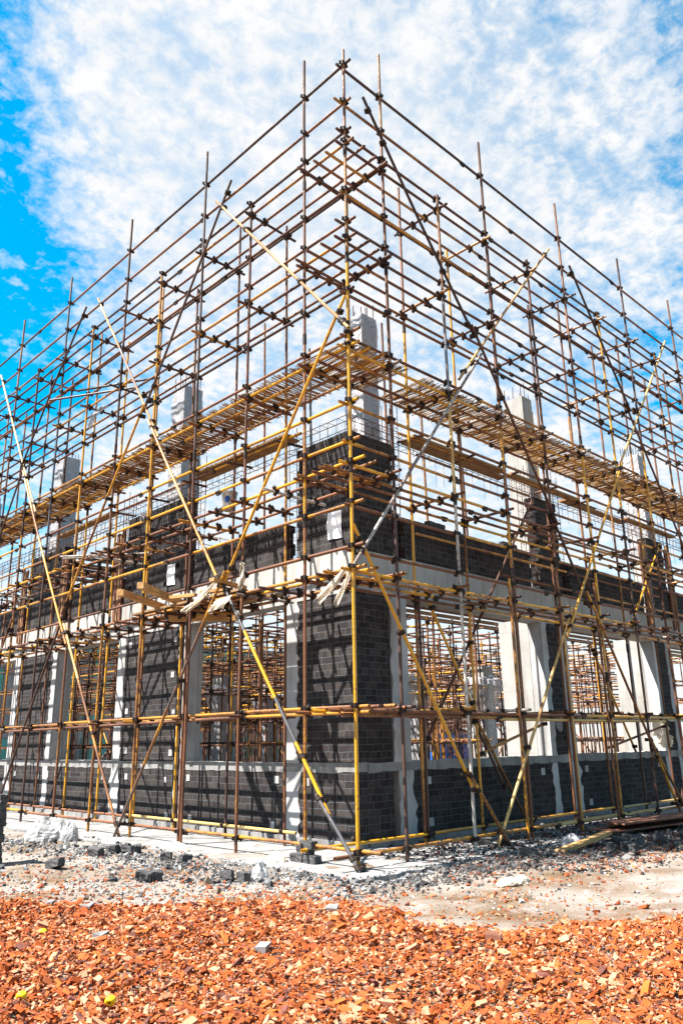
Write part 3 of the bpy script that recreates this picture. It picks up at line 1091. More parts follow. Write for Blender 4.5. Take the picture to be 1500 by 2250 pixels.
def scaffold(side, label):
    rr = random.Random(11 if side == 'L' else 23)
    random.seed(101 if side == 'L' else 202)
    root = empty('scaffold', (0, 0.6, 0) if side == 'L' else (0.6, 0, 0), label, 'scaffold', 'runs of tube scaffolding round the building corner')
    P = (lambda t, d, z: Vector((d, t, z))) if side == 'L' else (lambda t, d, z: Vector((t, d, z)))
    la, ta = ('y', 'x') if side == 'L' else ('x', 'y')
    dz = 0.0 if side == 'L' else -0.05                # tubes along x pass under tubes along y
    tz = -0.05 if side == 'L' else 0.0
    clamps = []                                       # (centre, what carries it, how it is drawn)
    st = {}

    def standard(key, t, d, z0, top, segs):
        mb = MB()
        mats, z, last = [], z0, None
        lean = rr.uniform(-.012, .012), rr.uniform(-.012, .012)
        pt = lambda zz: P(t + lean[0] * zz / 6, d + lean[1] * zz / 6, zz)
        for k, (zt, mm) in enumerate(segs):
            zt = min(zt, top)
            if zt <= z:
                continue
            if mm not in mats:
                mats.append(mm)
            mb.cur = mats.index(mm)
            mb.tube(pt(z), pt(zt), 0.0245, 10, bend=rr.uniform(0, .008))
            if last is not None:
                if IRON not in mats:
                    mats.append(IRON)
                mb.cur = mats.index(IRON)
                mb.tube(pt(z - 0.09), pt(z + 0.09), 0.031, 8)
            last, z = mm, zt
        o = mb.build('standard', mats, root)
        st[key] = o
        return o

    for k, t in enumerate(OUT[side]):
        top = (13.15 if k in TALL[side] else 11.0) + rr.uniform(-.07, .07)
        if (side, k) == ('L', 0):
            top = 12.64
        segs = SEG.get((side, k)) or [(rr.uniform(3.4, 5.5), rr.choice((YEL, WORN, RUST, BROWN))), (rr.uniform(7, 9), rr.choice((YEL, WORN, BROWN))), (99, rr.choice((RUST, BROWN, WORN)))]
        standard(('o', k), t, 0, 0.27 if (side, k) == ('L', 1) else 0.0, top, segs)
    for k, t in enumerate(INN[side]):
        top = (11.05 if k % 2 else 11.8) if side == 'L' else (11.8 if k % 2 == 0 else 11.05)
        if (side, k) == ('L', 0):
            top = 10.95
        segs = [(rr.uniform(3.4, 4.6), rr.choice((YEL, WORN, BROWN))), (rr.uniform(6.8, 8.8), rr.choice((YEL, WORN))), (99, rr.choice((RUST, WORN, YEL)))]
        standard(('i', k), t, 0.95, 0.0, top + rr.uniform(-.06, .06), segs)
    # a second short tube lashed beside some standards
    for t, d, z1, mm in ([(3.90, 0.0, 3.9, RUST), (8.55, 0.95, 4.2, BROWN), (5.62, 0.95, 4.0, YEL)] if side == 'L' else [(3.74, 0.02, 4.1, YEL), (5.36, 0.02, 3.9, YEL), (6.66, 0.02, 4.4, WORN), (2.47, 0.95, 4.0, BROWN)]):
        standard(('x', t), t, d, 0.0, z1, [(99, mm)])

    def run(z, d, t0, t1, name, first=None, skip=None):
        t = t0
        k = 0
        ln = rr.choice((2.6, 3.4, 4.2, 5.0, 6.0))
        while t < t1 - 0.4:
            te = min(t1, t + ln)
            mm = first if (k == 0 and first) else pick(z, rr)
            mb = MB()
            j = rr.uniform(-.015, .015)
            mats = [mm]
            mb.tube(P(t, d, z + j), P(te, d, z + rr.uniform(-.015, .015)), 0.0245, 9, bend=rr.uniform(0, .006))
            o = mb.build(name, mats, root)
            if te < t1 - 0.4:
                ms = MB()
                ms.tube(P(te - 0.07, d, z), P(te + 0.07, d, z), 0.031, 7)
                ms.obox(P(te, d, z) + Vector((0, 0, -0.04)), AX[la], AX[ta], AX['z'], 0.05, 0.014, 0.02)
                ms.build('sleeve', IRON, o)
            t, ln, k = te, 6.0, k + 1

    def link(z, off_d, guard=False):
        for k, t in enumerate(OUT[side]):
            if z > 11.3 and k not in TALL[side]:
                continue
            c = P(t, 0, z + rr.uniform(-.01, .01))
            clamps.append((c, st['o', k], lambda mb, c=c: coupler_into(mb, c, 'z', la, P(0, off_d, 0))))

    T0 = -0.17 if side == 'L' else -0.15
    T1 = TMAX[side]
    for z in GUARDS:
        f = YEL if 5.5 < z < 6.4 else RUST if 7 < z < 7.5 else None
        run(z + dz, 0.049, T0 + rr.uniform(-.05, .1), T1, 'guard_rail', f)
        link(z + dz, 0.049)
    for z in LEVELS:
        thick = 0.13 < z < 2.5
        run(z + dz, 0.049, T0 + rr.uniform(-.08, .05) if z > 1 else -0.35, T1, 'ledger', YEL if 5 < z < 7.5 else None)
        link(z + dz, 0.049)
        run(z + dz, 0.901, T0 + rr.uniform(-.1, .2) if z > 1 else (2.2 if side == 'L' else -0.12), T1, 'ledger')
        for k, t in enumerate(INN[side]):
            c = P(t, 0.95, z + dz)
            clamps.append((c, st['i', k], lambda mb, c=c: coupler_into(mb, c, 'z', la, P(0, -0.049, 0))))
        if z > 1:
            for d in (0.33, 0.62) if not (side == 'L' and z in (5.30, 3.77)) else (0.33,):
                run(z + dz, d, T0 + rr.uniform(-.12, .1), T1, 'ledger', YEL if (3 < z < 4 and d < .5) else None)
        if 1 < z < 2.5:
            run(z + dz - 0.075, 0.06, T0 - .03, T1, 'ledger', WORN)
            run(z + dz - 0.02, 0.45, 1.2, T1, 'ledger')
        if z < 1 and side == 'R':
            run(0.10, 0.42, 1.8, 9.0, 'ledger', YEL)
    # transoms tie the two rows together at every standard
    for z in LEVELS[:-1]:
        ts_ = list(OUT[side])
        if side == 'L' and z in (5.30, 3.77):
            ts_ = sorted(ts_ + [0.45] + [q + 0.75 + rr.uniform(-.2, .2) for q in ts_[1:8]])  # extra mid-bay transoms, added to throw steep shadow streaks on the wall
        for k, t in enumerate(ts_):
            if k == 0 and side == 'L':
                continue
            mb = MB()
            tt = t + rr.choice((-0.05, 0.05))
            a, b = -rr.uniform(0.12, 0.24), 0.95 + rr.uniform(0.08, 0.16)
            mb.tube(P(tt, a, z + tz + rr.uniform(-.006, .006)), P(tt + (rr.uniform(-.05, .05) if k else 0), b, z + tz), 0.0245, 9)
            mm = rr.choice((BROWN, RUST, WORN)) if z > 8 else rr.choice((BROWN, RUST, WORN, WORN, WHITE))
            o = mb.build('transom', mm, root)
            for d in (0.05, 0.33, 0.62, 0.9):
                if rr.random() < 0.85:
                    c = P(tt, d, z + tz)
                    clamps.append((c, o, lambda mb, c=c: coupler_into(mb, c, ta, la, (0, 0, 0.05 if side == 'L' else -0.05))))
    # odd boards' worth of extra tubes lying near the wall, below the planks
    for z, d, t0, t1 in ((6.66, 1.0, 2.2, 9.0),) if side == 'L' else ((6.66, 1.0, 2.2, 9.0), (6.45, 1.12, 2.8, 6.4), (4.95, 1.08, 2.6, 12.0), (4.55, 1.0, 5.0, 14.0), (5.75, 1.1, 6.0, 14.0)):
        run(z + dz, d, t0, t1, 'ledger')
    for k in range(5):
        t = 2.6 + 1.45 * k
        mb = MB()
        mb.tube(P(t, 0.75, 6.62 + tz), P(t + rr.uniform(-.1, .1), 1.32, 6.62 + tz), 0.0245, 9)
        mb.build('transom', rr.choice((BROWN, RUST)), root)
    # swivel-clamped diagonals on the outer face
    for bi, (t0, z0, t1, z1, mm) in enumerate(BRACES[side] + (IN_BRACES if side == 'R' else [])):
        inner = bi >= len(BRACES[side])
        d = 1.0 if inner else -0.055 - (0.052 if bi % 2 else 0.0)
        mb = MB()
        mats = []
        a, b = P(t0, d, z0), P(t1, d, z1)
        last = 0.0
        for f, m2 in (mm if isinstance(mm, list) else [(1, mm)]):
            if m2 not in mats:
                mats.append(m2)
            mb.cur = mats.index(m2)
            mb.tube(a.lerp(b, last), a.lerp(b, f), 0.0245, 10, bend=0 if isinstance(mm, list) else rr.uniform(.004, .02))
            last = f
        o = mb.build('brace', mats, root)
        dr = (b - a).normalized()

        def swivel(mb, q, dr=dr, d=d, inner=inner):
            mb.tube(q - dr * 0.035, q + dr * 0.035, 0.035, 8)
            e = P(0, -d * 0.9 if not inner else -.05, 0)
            mb.tube(q + e - Vector((0, 0, .03)), q + e + Vector((0, 0, .035)), 0.036, 8)
            mb.obox(q + e * 0.5, AX[la], AX[ta], AX['z'], 0.06, 0.035, 0.02)

        qs = [a.lerp(b, (t_s - t0) / (t1 - t0)) for t_s in (OUT[side] if not inner else INN[side]) if min(t0, t1) + 0.05 < t_s < max(t0, t1) - 0.05]
        for q in [q for q in qs if rr.random() < 0.6 or abs(t1 - t0) < 2] + [a.lerp(b, 0.05), a.lerp(b, 0.95)]:
            clamps.append((q, o, lambda mb, q=q, f=swivel: f(mb, q)))
    # the nearest clamps belong to their tube, the many farther ones stay one part
    clamps.sort(key=lambda q: (q[0] - CAM).length)
    rest = MB()
    for i, (c, holder, draw) in enumerate(clamps):
        mb = MB() if i < 98 else rest
        draw(mb)
        if i < 98:
            mb.build('coupler', IRON, holder)
    o = rest.build('coupler', IRON, root)
    tag(o, 'the many small black clamps farther along the run', kind='stuff')
    return root


sc_left = scaffold('L', 'sunlit run of yellow and rusty tube scaffolding before the left-hand wall, with the corner pole')
sc_right = scaffold('R', 'run of rusty tube scaffolding before the shaded wall on the right')
random.seed(5)

# ------------------------------------------------------------------ platforms and loose things on the scaffold


def cane_mat(side, t0, t1, d0, d1, z, label):
    mid_t, mid_d = (t0 + t1) / 2, (d0 + d1) / 2
    mb = MB()
    P = (lambda t, d, z: (d, t, z)) if side == 'L' else (lambda t, d, z: (t, d, z))
    t = t0
    sag = lambda t, d: 0.012 * math.sin(t * 5 + d * 3) + 0.01 * math.sin(d * 9)
    while t < t1:
        a, b = d0 + random.uniform(-.07, .07), d1 + random.uniform(-.10, .08)
        if random.random() < 0.12:
            a += random.uniform(0, .3)
        sk = random.gauss(0, 0.018)
        zj = random.uniform(-.008, .008)
        mm = (a + b) / 2
        r = random.uniform(0.005, 0.0095)
        mb.tube(P(t, a, z + sag(t, a) + zj), P(t + sk, mm, z + sag(t, mm) + zj), r, 4, caps=False)
        mb.tube(P(t + sk, mm, z + sag(t, mm) + zj), P(t + sk * 2, b, z + sag(t, b) + zj + random.uniform(-.01, .02)), r, 4, caps=False)
        t += random.uniform(0.013, 0.024)
    for d in np.linspace(d0 + .1, d1 - .1, 5):
        mb.rod(P(t0, d, z + 0.012), P(t1, d, z + 0.012), 0.004, 4)
    o = mb.build('cane_mat', CANE, None)
    return tag(o, label, 'cane mat', 'cane mats laid as a scaffold deck')


ORD = ['first', 'second', 'third', 'fourth', 'fifth', 'sixth', 'seventh', 'eighth', 'ninth']
ts = [1.02, 3.1, 5.2, 7.3, 9.4, 11.5, 13.6, 15.6, 17.6]
for k in range(8):
    cane_mat('L', ts[k] + 0.01, ts[k + 1] - 0.02, 0.0, 1.02, 7.185, 'straw-coloured cane mat with frayed edges, %s from the corner along the sunlit side' % ORD[k])
cane_mat('R', -0.04, 1.32, -0.02, 1.05, 7.15, 'ragged cane mat covering the scaffold corner in front of the tall wrapped column')
ts = [1.72, 3.9, 6.1, 8.3, 10.5, 12.7, 14.9]
for k in range(6):
    cane_mat('R', ts[k] + 0.01, ts[k + 1] - 0.02, -0.02, 1.02, 7.14, 'frayed cane mat on the shaded side, %s beyond the gap near the corner' % ORD[k])


def board(name, a, b, wd, th, label, cat, mat=None, group=None, roll=0.0, parent=None):
    a, b = Vector(a), Vector(b)
    ax = (b - a).normalized()
    ay = Vector((0, 0, 1)).cross(ax).normalized()
    az = ax.cross(ay)
    ay, az = ay * math.cos(roll) + az * math.sin(roll), az * math.cos(roll) - ay * math.sin(roll)
    mb = MB()
    mb.obox((a + b) / 2, ax, ay, az, (b - a).length / 2, wd / 2, th / 2, jit=0.004)
    return tag(mb.build(name, mat or WOOD, parent), label, cat, group)


G = 'planks laid near the upper wall'
board('plank', (1.02, 2.55, 6.73), (1.04, 5.45, 6.75), 0.18, 0.04, 'long plank over the open bay left of the corner pier, nearer the scaffold', 'plank', TIMBER_OLD, group=G)
board('plank', (1.25, 2.65, 6.74), (1.24, 5.6, 6.73), 0.21, 0.045, 'long plank over the open bay left of the corner pier, tight to the rebar cage', 'plank', TIMBER_OLD, group=G)
board('plank', (1.1, 8.9, 6.73), (1.15, 11.9, 6.74), 0.22, 0.045, 'plank by the second open bay of the sunlit upper wall', 'plank', TIMBER_OLD, group=G)
for k, (x0, x1, y, lb) in enumerate([(2.5, 5.3, 0.98, 'weathered plank just right of the corner pier, beside the dark upper wall'), (2.6, 5.6, 1.22, 'weathered plank just right of the corner pier, against the rebar cage'), (5.5, 8.2, 1.0, 'weathered plank passing the bare concrete column on the shaded side'),
                                      (7.9, 10.8, 1.2, 'weathered plank right of the bare concrete column, against the rebar'), (10.4, 13.2, 1.0, 'weathered plank in front of the wrapped column far along the shaded side')]):
    board('plank', (x0, y, 6.63), (x1, y + 0.02, 6.64), 0.18, 0.045, lb, 'plank', TIMBER_OLD, G)
# deck of old boards on the first lift, left of the corner
DK = 'boards of the small deck under the crossed braces'
for k, (a, b, wd, lb, mt) in enumerate([((0.10, 2.55, 3.83), (0.12, 5.9, 3.85), 0.2, 'outermost dark board of the small deck under the crossed braces', TIMBER_OLD), ((0.34, 2.4, 3.83), (0.36, 5.2, 3.84), 0.2, 'second board of the small deck, behind the outermost one', TIMBER_OLD),
                                        ((0.58, 2.7, 3.83), (0.60, 6.2, 3.83), 0.21, 'third board of the small deck, near its middle', FORM_RED), ((0.80, 2.5, 3.835), (0.83, 5.6, 3.84), 0.2, 'innermost board of the small deck, closest to the beam', TIMBER_OLD),
                                        ((0.15, 3.1, 3.885), (0.75, 5.1, 3.89), 0.18, 'loose board lying askew on top of the small deck', WOOD)]):
    board('deck_board', a, b, wd, 0.04, lb, 'board', mt, DK)
board('timber', (-1.12, 4.25, 3.90), (0.62, 5.45, 3.93), 0.11, 0.10, 'pale squared timber sticking out of the small deck, lower of the pair', 'timber')
board('timber', (-1.02, 3.80, 3.96), (0.72, 5.02, 3.96), 0.11, 0.10, 'pale squared timber sticking out of the small deck, upper of the pair', 'timber')
board('timber', (-0.30, 2.86, 4.00), (0.50, 3.05, 3.99), 0.10, 0.06, 'short pale timber end poking out beside the torn plastic on the brace crossing', 'timber')
board('timber', (-0.2, 4.45, 3.93), (-0.02, 3.72, 3.91), 0.09, 0.05, 'short pale batten lying along the outer edge of the small deck', 'timber')
board('timber', (-0.02, 3.55, 3.92), (0.1, 2.95, 3.91), 0.09, 0.05, 'short pale batten next to the torn plastic on the small deck', 'timber')
board('timber', (0.35, 5.1, 3.72), (1.25, 4.1, 3.70), 0.14, 0.12, 'thick timber slung under the small deck before the shaded window jamb', 'timber')
for a, b, lb in (((-0.35, 8.4, 5.36), (0.7, 7.0, 5.33), 'grey pole lying across the scaffold before the upper brick pier'), ((-0.15, 8.7, 5.40), (0.9, 6.9, 5.36), 'second grey pole across the scaffold before the upper brick pier'),
                 ((-0.5, 7.9, 9.0), (0.5, 6.2, 9.03), 'loose dark tube across the scaffold before the wrapped column'), ((-0.7, 8.9, 9.05), (0.4, 6.9, 9.02), 'longest loose dark tube across the scaffold before the wrapped column')):
    mb = MB()
    mb.tube(a, b, 0.0245, 9)
    tag(mb.build('loose_pole', WHITE if 'grey' in lb else BROWN, None), lb, 'pole', 'loose poles resting on the scaffold')

# bucket hung inside the scaffold
bk = empty('bucket', (0.98, 4.22, 5.70), 'dirty white bucket with a blue print hanging from the scaffold in the open bay', 'bucket')
mb = MB()
prof = [(0.0, 0.0), (0.115, 0.0), (0.148, 0.33), (0.156, 0.33), (0.156, 0.355), (0.146, 0.355), (0.11, 0.02)]
for k in range(24):
    for q in range(len(prof) - 1):
        a0, a1 = 6.2832 * k / 24, 6.2832 * (k + 1) / 24
        f = lambda pr, an: (0.98 + pr[0] * math.cos(an), 4.22 + pr[0] * math.sin(an), 5.70 + pr[1])
        mb.quad(f(prof[q], a0), f(prof[q], a1), f(prof[q + 1], a1), f(prof[q + 1], a0))
mb.build('bucket_body', BUCKETM, bk)
mb = MB()
for k in range(5):
    for q in range(6):
        an = [math.radians(195 + 9 * (k + i)) for i in (0, 1)]
        zz_ = [5.83 + 0.02 * (q + i) for i in (0, 1)]
        if abs(k - 2) + abs(q - 2.5) > 3.6:
            continue
        rad = lambda z: 0.1155 + 0.1 * (z - 5.70) + 0.003
        mb.quad(*[(0.98 + rad(z) * math.cos(a), 4.22 + rad(z) * math.sin(a), z) for a, z in ((an[0], zz_[0]), (an[1], zz_[0]), (an[1], zz_[1]), (an[0], zz_[1]))])
mb.build('printed_mark', BLUEM, bk)
mb = MB()
for k in range(12):
    a0, a1 = math.pi * k / 12, math.pi * (k + 1) / 12
    mb.rod((0.98, 4.22 + 0.155 * math.cos(a0), 6.04 + 0.2 * math.sin(a0)), (0.98, 4.22 + 0.155 * math.cos(a1), 6.04 + 0.2 * math.sin(a1)), 0.004, 5)
mb.build('handle', IRON, bk)

# white sheets on the brickwork


def sheet(t0, t1, z0, z1, label):
    mb = MB()
    n, m_ = 6, 8
    for i in range(n):
        for j in range(m_):
            q = []
            for a, b in ((i, j), (i + 1, j), (i + 1, j + 1), (i, j + 1)):
                u, v = a / n, b / m_
                q.append((W - 0.016 - 0.012 * math.sin(v * 5 + u * 2) ** 2, t0 + (t1 - t0) * u + 0.022 * math.sin(v * 3.1), z0 + (z1 - z0) * v + 0.02 * u))
            mb.quad(q[3], q[2], q[1], q[0])
    o = mb.build('white_sheet', PAPER, None)
    sm = o.modifiers.new('thickness', 'SOLIDIFY')
    sm.thickness = 0.004
    return tag(o, label, 'sheet')


sheet(1.55, 1.89, 4.71, 5.18, 'white sheet on the upper brick pier at the building corner')
sheet(6.56, 6.87, 4.70, 5.14, 'white sheet on the upper brick pier left of the open bay')

# torn plastic scraps: ribbons of film that hang and fold


def rag(name, pts, wd, label, cat, mat=RAG, crumple=0.014):
    mb = MB()
    pts = [Vector(p) for p in pts]
    n = 26
    sub = []
    for k in range(n + 1):
        t = k / n * (len(pts) - 1)
        i = min(int(t), len(pts) - 2)
        sub.append(pts[i].lerp(pts[i + 1], t - i))
    rows = []
    mcols = 9
    for k, p in enumerate(sub):
        d = (sub[min(k + 1, n)] - sub[max(k - 1, 0)]).normalized()
        s = d.cross(Vector((0.6, 0.6, 0.2))).normalized()
        wv = wd * 0.85 * (0.18 + 0.82 * math.sin(min(1, 0.08 + 0.92 * k / n) * 2.75) ** 0.8) * random.uniform(0.68, 1.15)
        nn = d.cross(s)
        rows.append([p + s * (wv * (c / (mcols - 1) - 0.5)) + nn * (1.7 * crumple * math.sin(c * 0.85 + k * 0.33) + 0.006 * math.sin(k * 1.7 + c * 2.3)) + Vector((random.gauss(0, .004), random.gauss(0, .004), random.gauss(0, .006))) for c in range(mcols)])
    i0 = len(mb.v)
    for r_ in rows:
        mb.v += [tuple(q) for q in r_]
    for k in range(n):
        for c in range(mcols - 1):
            a = i0 + k * mcols + c
            mb.face((a, a + 1, a + mcols + 1, a + mcols), smooth=True)
    o = mb.build(name, mat, None)
    sm = o.modifiers.new('thickness', 'SOLIDIFY')
    sm.thickness = 0.003
    return tag(o, label, cat)


def drape(name, A, B, C, D, label, cat, mat=RAG, folds=3.0, amp=0.022):
    """thin sheet from the gathered edge A-B down to the free ragged edge D-C"""
    A, B, C, D = map(Vector, (A, B, C, D))
    nrm = (C - A).cross(D - B).normalized()
    mb = MB()
    n, m_ = 16, 14
    rag_edge = [random.uniform(-0.12, 0.10) for _ in range(n + 1)]
    for j in range(m_ + 1):
        for i in range(n + 1):
            u, v = i / n, j / m_
            v2 = v * (1 + rag_edge[i] * v)
            p = A.lerp(B, u).lerp(D.lerp(C, u), v2)
            p += nrm * (amp * (0.25 + v) * math.sin(u * folds * 6.28 + 2.2 * v + math.sin(5 * v)) + 0.3 * amp * math.sin(u * 17 + v * 8))
            p += Vector((0, 0, -0.10 * math.sin(math.pi * u) * math.sin(math.pi * v) * (A - D).length))
            mb.v.append(tuple(p))
    for j in range(m_):
        for i in range(n):
            if (i in (0, n - 1) and random.random() < 0.25) or (j == m_ - 1 and random.random() < 0.3):
                continue
            a = j * (n + 1) + i
            mb.face((a, a + 1, a + n + 2, a + n + 1), smooth=True)
    o = mb.build(name, mat, None)
    sm = o.modifiers.new('thickness', 'SOLIDIFY')
    sm.thickness = 0.002
    return tag(o, label, cat)


drape('plastic_scrap', (0.0, 0.03, 3.80), (-.04, 0.1, 3.78), (-0.13, 0.60, 3.40), (-0.10, 0.47, 3.33), 'cream torn plastic strip hanging at the corner pole, longer of two', 'plastic scrap', folds=1.2, amp=.014)
drape('plastic_scrap', (0.04, 0.0, 3.76), (0.0, 0.06, 3.74), (-0.07, 0.31, 3.30), (-0.05, 0.22, 3.26), 'cream torn plastic strip hanging at the corner pole, narrower of two', 'plastic scrap', folds=1.0, amp=.012)
drape('plastic_scrap', (-0.13, 2.95, 4.06), (-0.15, 3.02, 3.96), (-0.22, 3.62, 3.58), (-0.20, 3.84, 3.66), 'billowing cream plastic snagged at the left of the brace crossing', 'plastic scrap', folds=2.2, amp=.03)
drape('plastic_scrap', (-0.14, 2.50, 3.72), (-0.16, 2.92, 3.70), (-0.20, 3.08, 3.50), (-0.18, 2.62, 3.56), 'cream plastic drooping just below the brace crossing', 'plastic scrap', folds=2.0, amp=.025)
rag('plastic_scrap', [(-0.02, 2.44, 4.25), (-0.03, 2.42, 4.0), (-0.03, 2.47, 3.8)], 0.12, 'pale plastic strip clinging to the standard beside the brace crossing', 'plastic scrap')
rag('plastic_scrap', [(0.2, 7.9, 8.85), (0.1, 8.35, 8.75), (0.15, 8.6, 8.5)], 0.16, 'white plastic strip blown on the scaffold near the wrapped left column', 'plastic scrap', FILM)
rag('plastic_scrap', [(5.55, 0.4, 1.92), (5.52, 0.38, 1.8), (5.5, 0.36, 1.62)], 0.16, 'small white plastic twist hanging from the low tubes before the narrow pier', 'plastic scrap', FILM)
rag('plastic_scrap', [(11.3, 1.25, 2.0), (11.45, 1.2, 1.6), (11.6, 1.15, 1.25)], 0.45, 'cream plastic sheet draped at the second window on the shaded side', 'plastic scrap')
rag('plastic_scrap', [(0.05, 5.6, 5.78), (0.0, 5.66, 5.68), (0.02, 5.6, 5.6)], 0.14, 'small white plastic tuft caught on a tube by the upper brick pier', 'plastic scrap', FILM, 0.06)

# ------------------------------------------------------------------ falsework inside


def falsework(label, x0, x1, y0, y1, z0, top, step, levels, edge):
    root = empty('falsework', (x0, y0, z0), label, 'falsework', 'interior falsework')
    xs, ys = np.arange(x0, x1, step), np.arange(y0, y1, step)
    mats = [YEL, WORN, RUST, BROWN]
    props = sorted([(x + random.uniform(-.08, .08), y + random.uniform(-.08, .08)) for x in xs for y in ys], key=lambda p: (p[0] - CAM.x) ** 2 + (p[1] - CAM.y) ** 2)
    rest = MB()
    rmats = [WORN, RUST, BROWN]
    for i, (x, y) in enumerate(props):
        mb = MB() if i < 95 else rest
        if i >= 95:
            mb.cur = random.randrange(3)
        mb.tube((x, y, z0), (x + random.uniform(-.02, .02), y + random.uniform(-.02, .02), top + random.uniform(-.12, .12)), 0.024, 6, caps=False)
        if i < 95:
            mb.build('prop', random.choice(mats), root)
    if rest.v:
        tag(rest.build('prop', rmats, root), kind='stuff')
    lines = []
    for z in levels:
        for x in xs:
            lines.append(((x + .05, y0 - .2, z), (x + .05, y1, z)))
        for y in ys:
            lines.append(((x0 - .2, y + .05, z + .05), (x1, y + .05, z + .05)))
    lines.sort(key=lambda q: (Vector(q[0]) - CAM).length)
    rest = MB()
    for i, (a, b) in enumerate(lines):
        mb = MB() if i < 90 else rest
        if i >= 90:
            mb.cur = random.randrange(3)
        j = random.uniform(-.05, .05)
        mb.tube((a[0], a[1], a[2] + j), (b[0], b[1], b[2] + j), 0.024, 5, caps=False)
        if i < 90:
            mb.build('ledger', random.choice(mats), root)
    if rest.v:
        tag(rest.build('ledger', rmats, root), kind='stuff')
    mb = MB()
    for x, y in props[:260]:
        for z in levels:
            if random.random() < 0.8:
                mb.obox((x + .02, y + .02, z + random.uniform(-.03, .05)), AX['x'], AX['y'], AX['z'], .04, .04, .04, jit=.012)
    tag(mb.build('coupler', IRON, root), kind='stuff')
    for k in range(26):
        x, y = random.uniform(x0, x1 - 2), random.uniform(y0, y1 - 2)
        L = random.uniform(1.2, 2.6)
        mb = MB()
        if k % 2:
            mb.tube((x, y, z0 + .1), (x + L, y, min(top, z0 + .1 + L * 1.2)), 0.024, 6)
        else:
            mb.tube((x, y, z0 + .1), (x, y + L, min(top, z0 + .1 + L * 1.2)), 0.024, 6)
        mb.build('brace', random.choice(mats), root)
    k = 0
    y = y0 - 0.25
    while y < y0 + 6 and k < (3 if edge else 9):
        mb = MB()
        mb.box(x0 - .3, y, top + .1, x1, y + .06, top + .18)
        mb.build('joist', TIMBER_OLD if k % 3 else FORM_RED, root)
        y += 0.5 if edge else 0.7
        k += 1
    for side_ in (0, 1):                               # light guard frame round the formwork edge
        mb = MB()
        n = int(((x1 - x0) if side_ == 0 else (y1 - y0)) / 0.8)
        Q = (lambda t, z: (x0 + t, y0 - .25, z)) if side_ == 0 else (lambda t, z: (x0 - .3, y0 + t, z))
        for i in range(n):
            mb.rod(Q(i * .8, top + .1), Q(i * .8 + random.uniform(-.05, .05), top + .1 + random.uniform(.3, .75)), .011, 5)
        for z in (.35, .6):
            mb.rod(Q(0, top + z), Q(n * .8, top + z), .011, 5)
        mb.build('edge_guard', WORN, root)
    return root


falsework('dense forest of yellow and rusty props and tubes filling the ground floor behind the windows', 4.3, 24.0, 4.6, 24, 0.0, 4.35, 0.95, (0.35, 1.45, 2.1, 2.75, 3.4, 4.2), True)
falsework('tangle of yellow tubes on the upper floor at the far left behind the brick wall', 2.4, 8.0, 10.2, 20.0, 4.1, 6.35, 0.95, (4.5, 5.2, 5.9, 6.3), False)
# single tall tubes standing behind the walls
for k, (x, y, z1, lb) in enumerate([(2.45, 5.05, 10.6, 'lone tall tube standing inside behind the open bay left of the corner'), (2.5, 3.6, 9.4, 'lone tube standing inside, nearest the corner on the left'), (3.5, 2.45, 9.9, 'lone tall tube standing inside just right of the wrapped corner column'),
                                   (4.7, 2.5, 9.0, 'lone tube standing inside over the first open bay of the shaded side'), (5.9, 2.4, 8.6, 'lone tube standing inside left of the bare concrete column'), (2.5, 8.9, 9.3, 'lone tube standing inside behind the left wrapped column'),
                                   (9.2, 2.5, 9.6, 'lone tube standing inside right of the bare concrete column'), (10.9, 2.4, 9.9, 'lone tube standing inside before the far wrapped column on the right')]):
    mb = MB()
    mb.tube((x, y, 0.0), (x + .03, y, z1 * .55), 0.0245, 8)
    mb.tube((x + .03, y, z1 * .55 + .001), (x - .02, y + .02, z1), 0.0245, 8)
    tag(mb.build('support_tube', [RUST, SLATE, RUST, WORN, RUST, WORN, YEL, YEL][k], None), lb, 'support tube', 'lone tubes standing inside')

# ------------------------------------------------------------------ far things seen through the openings
nb = empty('netted_building', (10, 48, 0), 'far pale building wrapped in teal debris net, seen through the left window', 'building')
mb = MB()
mb.box(8, 48.4, 0, 44, 60, 9.6)
mb.build('wall', SLABC, nb)
for fl in range(4):
    for k in range(15):
        mb = MB()
        a = 8.1 + k * 2.4
        if random.random() < 0.3:
            continue
        mb.box(a, 48.22, 0.3 + fl * 2.35, a + random.uniform(1.1, 2.2), 48.3, 0.3 + fl * 2.35 + 1.75, jit=0.03)
        mb.build('net_panel', NET, nb)
for k in range(38):
    mb = MB()
    mb.tube((8.2 + k * .95, 48.05, 0), (8.2 + k * .95, 48.05, 10.6), 0.035, 5)
    mb.build('standard', WORN, nb)
for x, y, lb, m1 in ((30.0, 23.0, 'blue site hut far behind the props in the right-hand window', BLUEM), (34, 27, 'low pale site hut far behind the props, right of the blue one', SLABC)):
    h = empty('site_hut', (x, y, 0), lb, 'hut')
    mb = MB()
    mb.box(x, y, 0, x + 3, y + 2.2, 1.9)
    mb.build('wall', m1, h)
    mb = MB()
    mb.prism([(x - .2, 1.92), (x + 3.2, 1.92), (x + 1.5, 2.3)], 'y', y - .2, y + 2.4)
    mb.build('roof', FORM_RED, h)
    mb = MB()
    mb.box(x - .03, y + .6, 0.9, x + .02, y + 1.5, 1.6)
    mb.build('window', SLATE, h)

# ------------------------------------------------------------------ on the ground


def gz(x, y):
    return 0.0 if (x > -0.45 and y > -0.42) else -0.03 + float(height(np.float64(x), np.float64(y)))


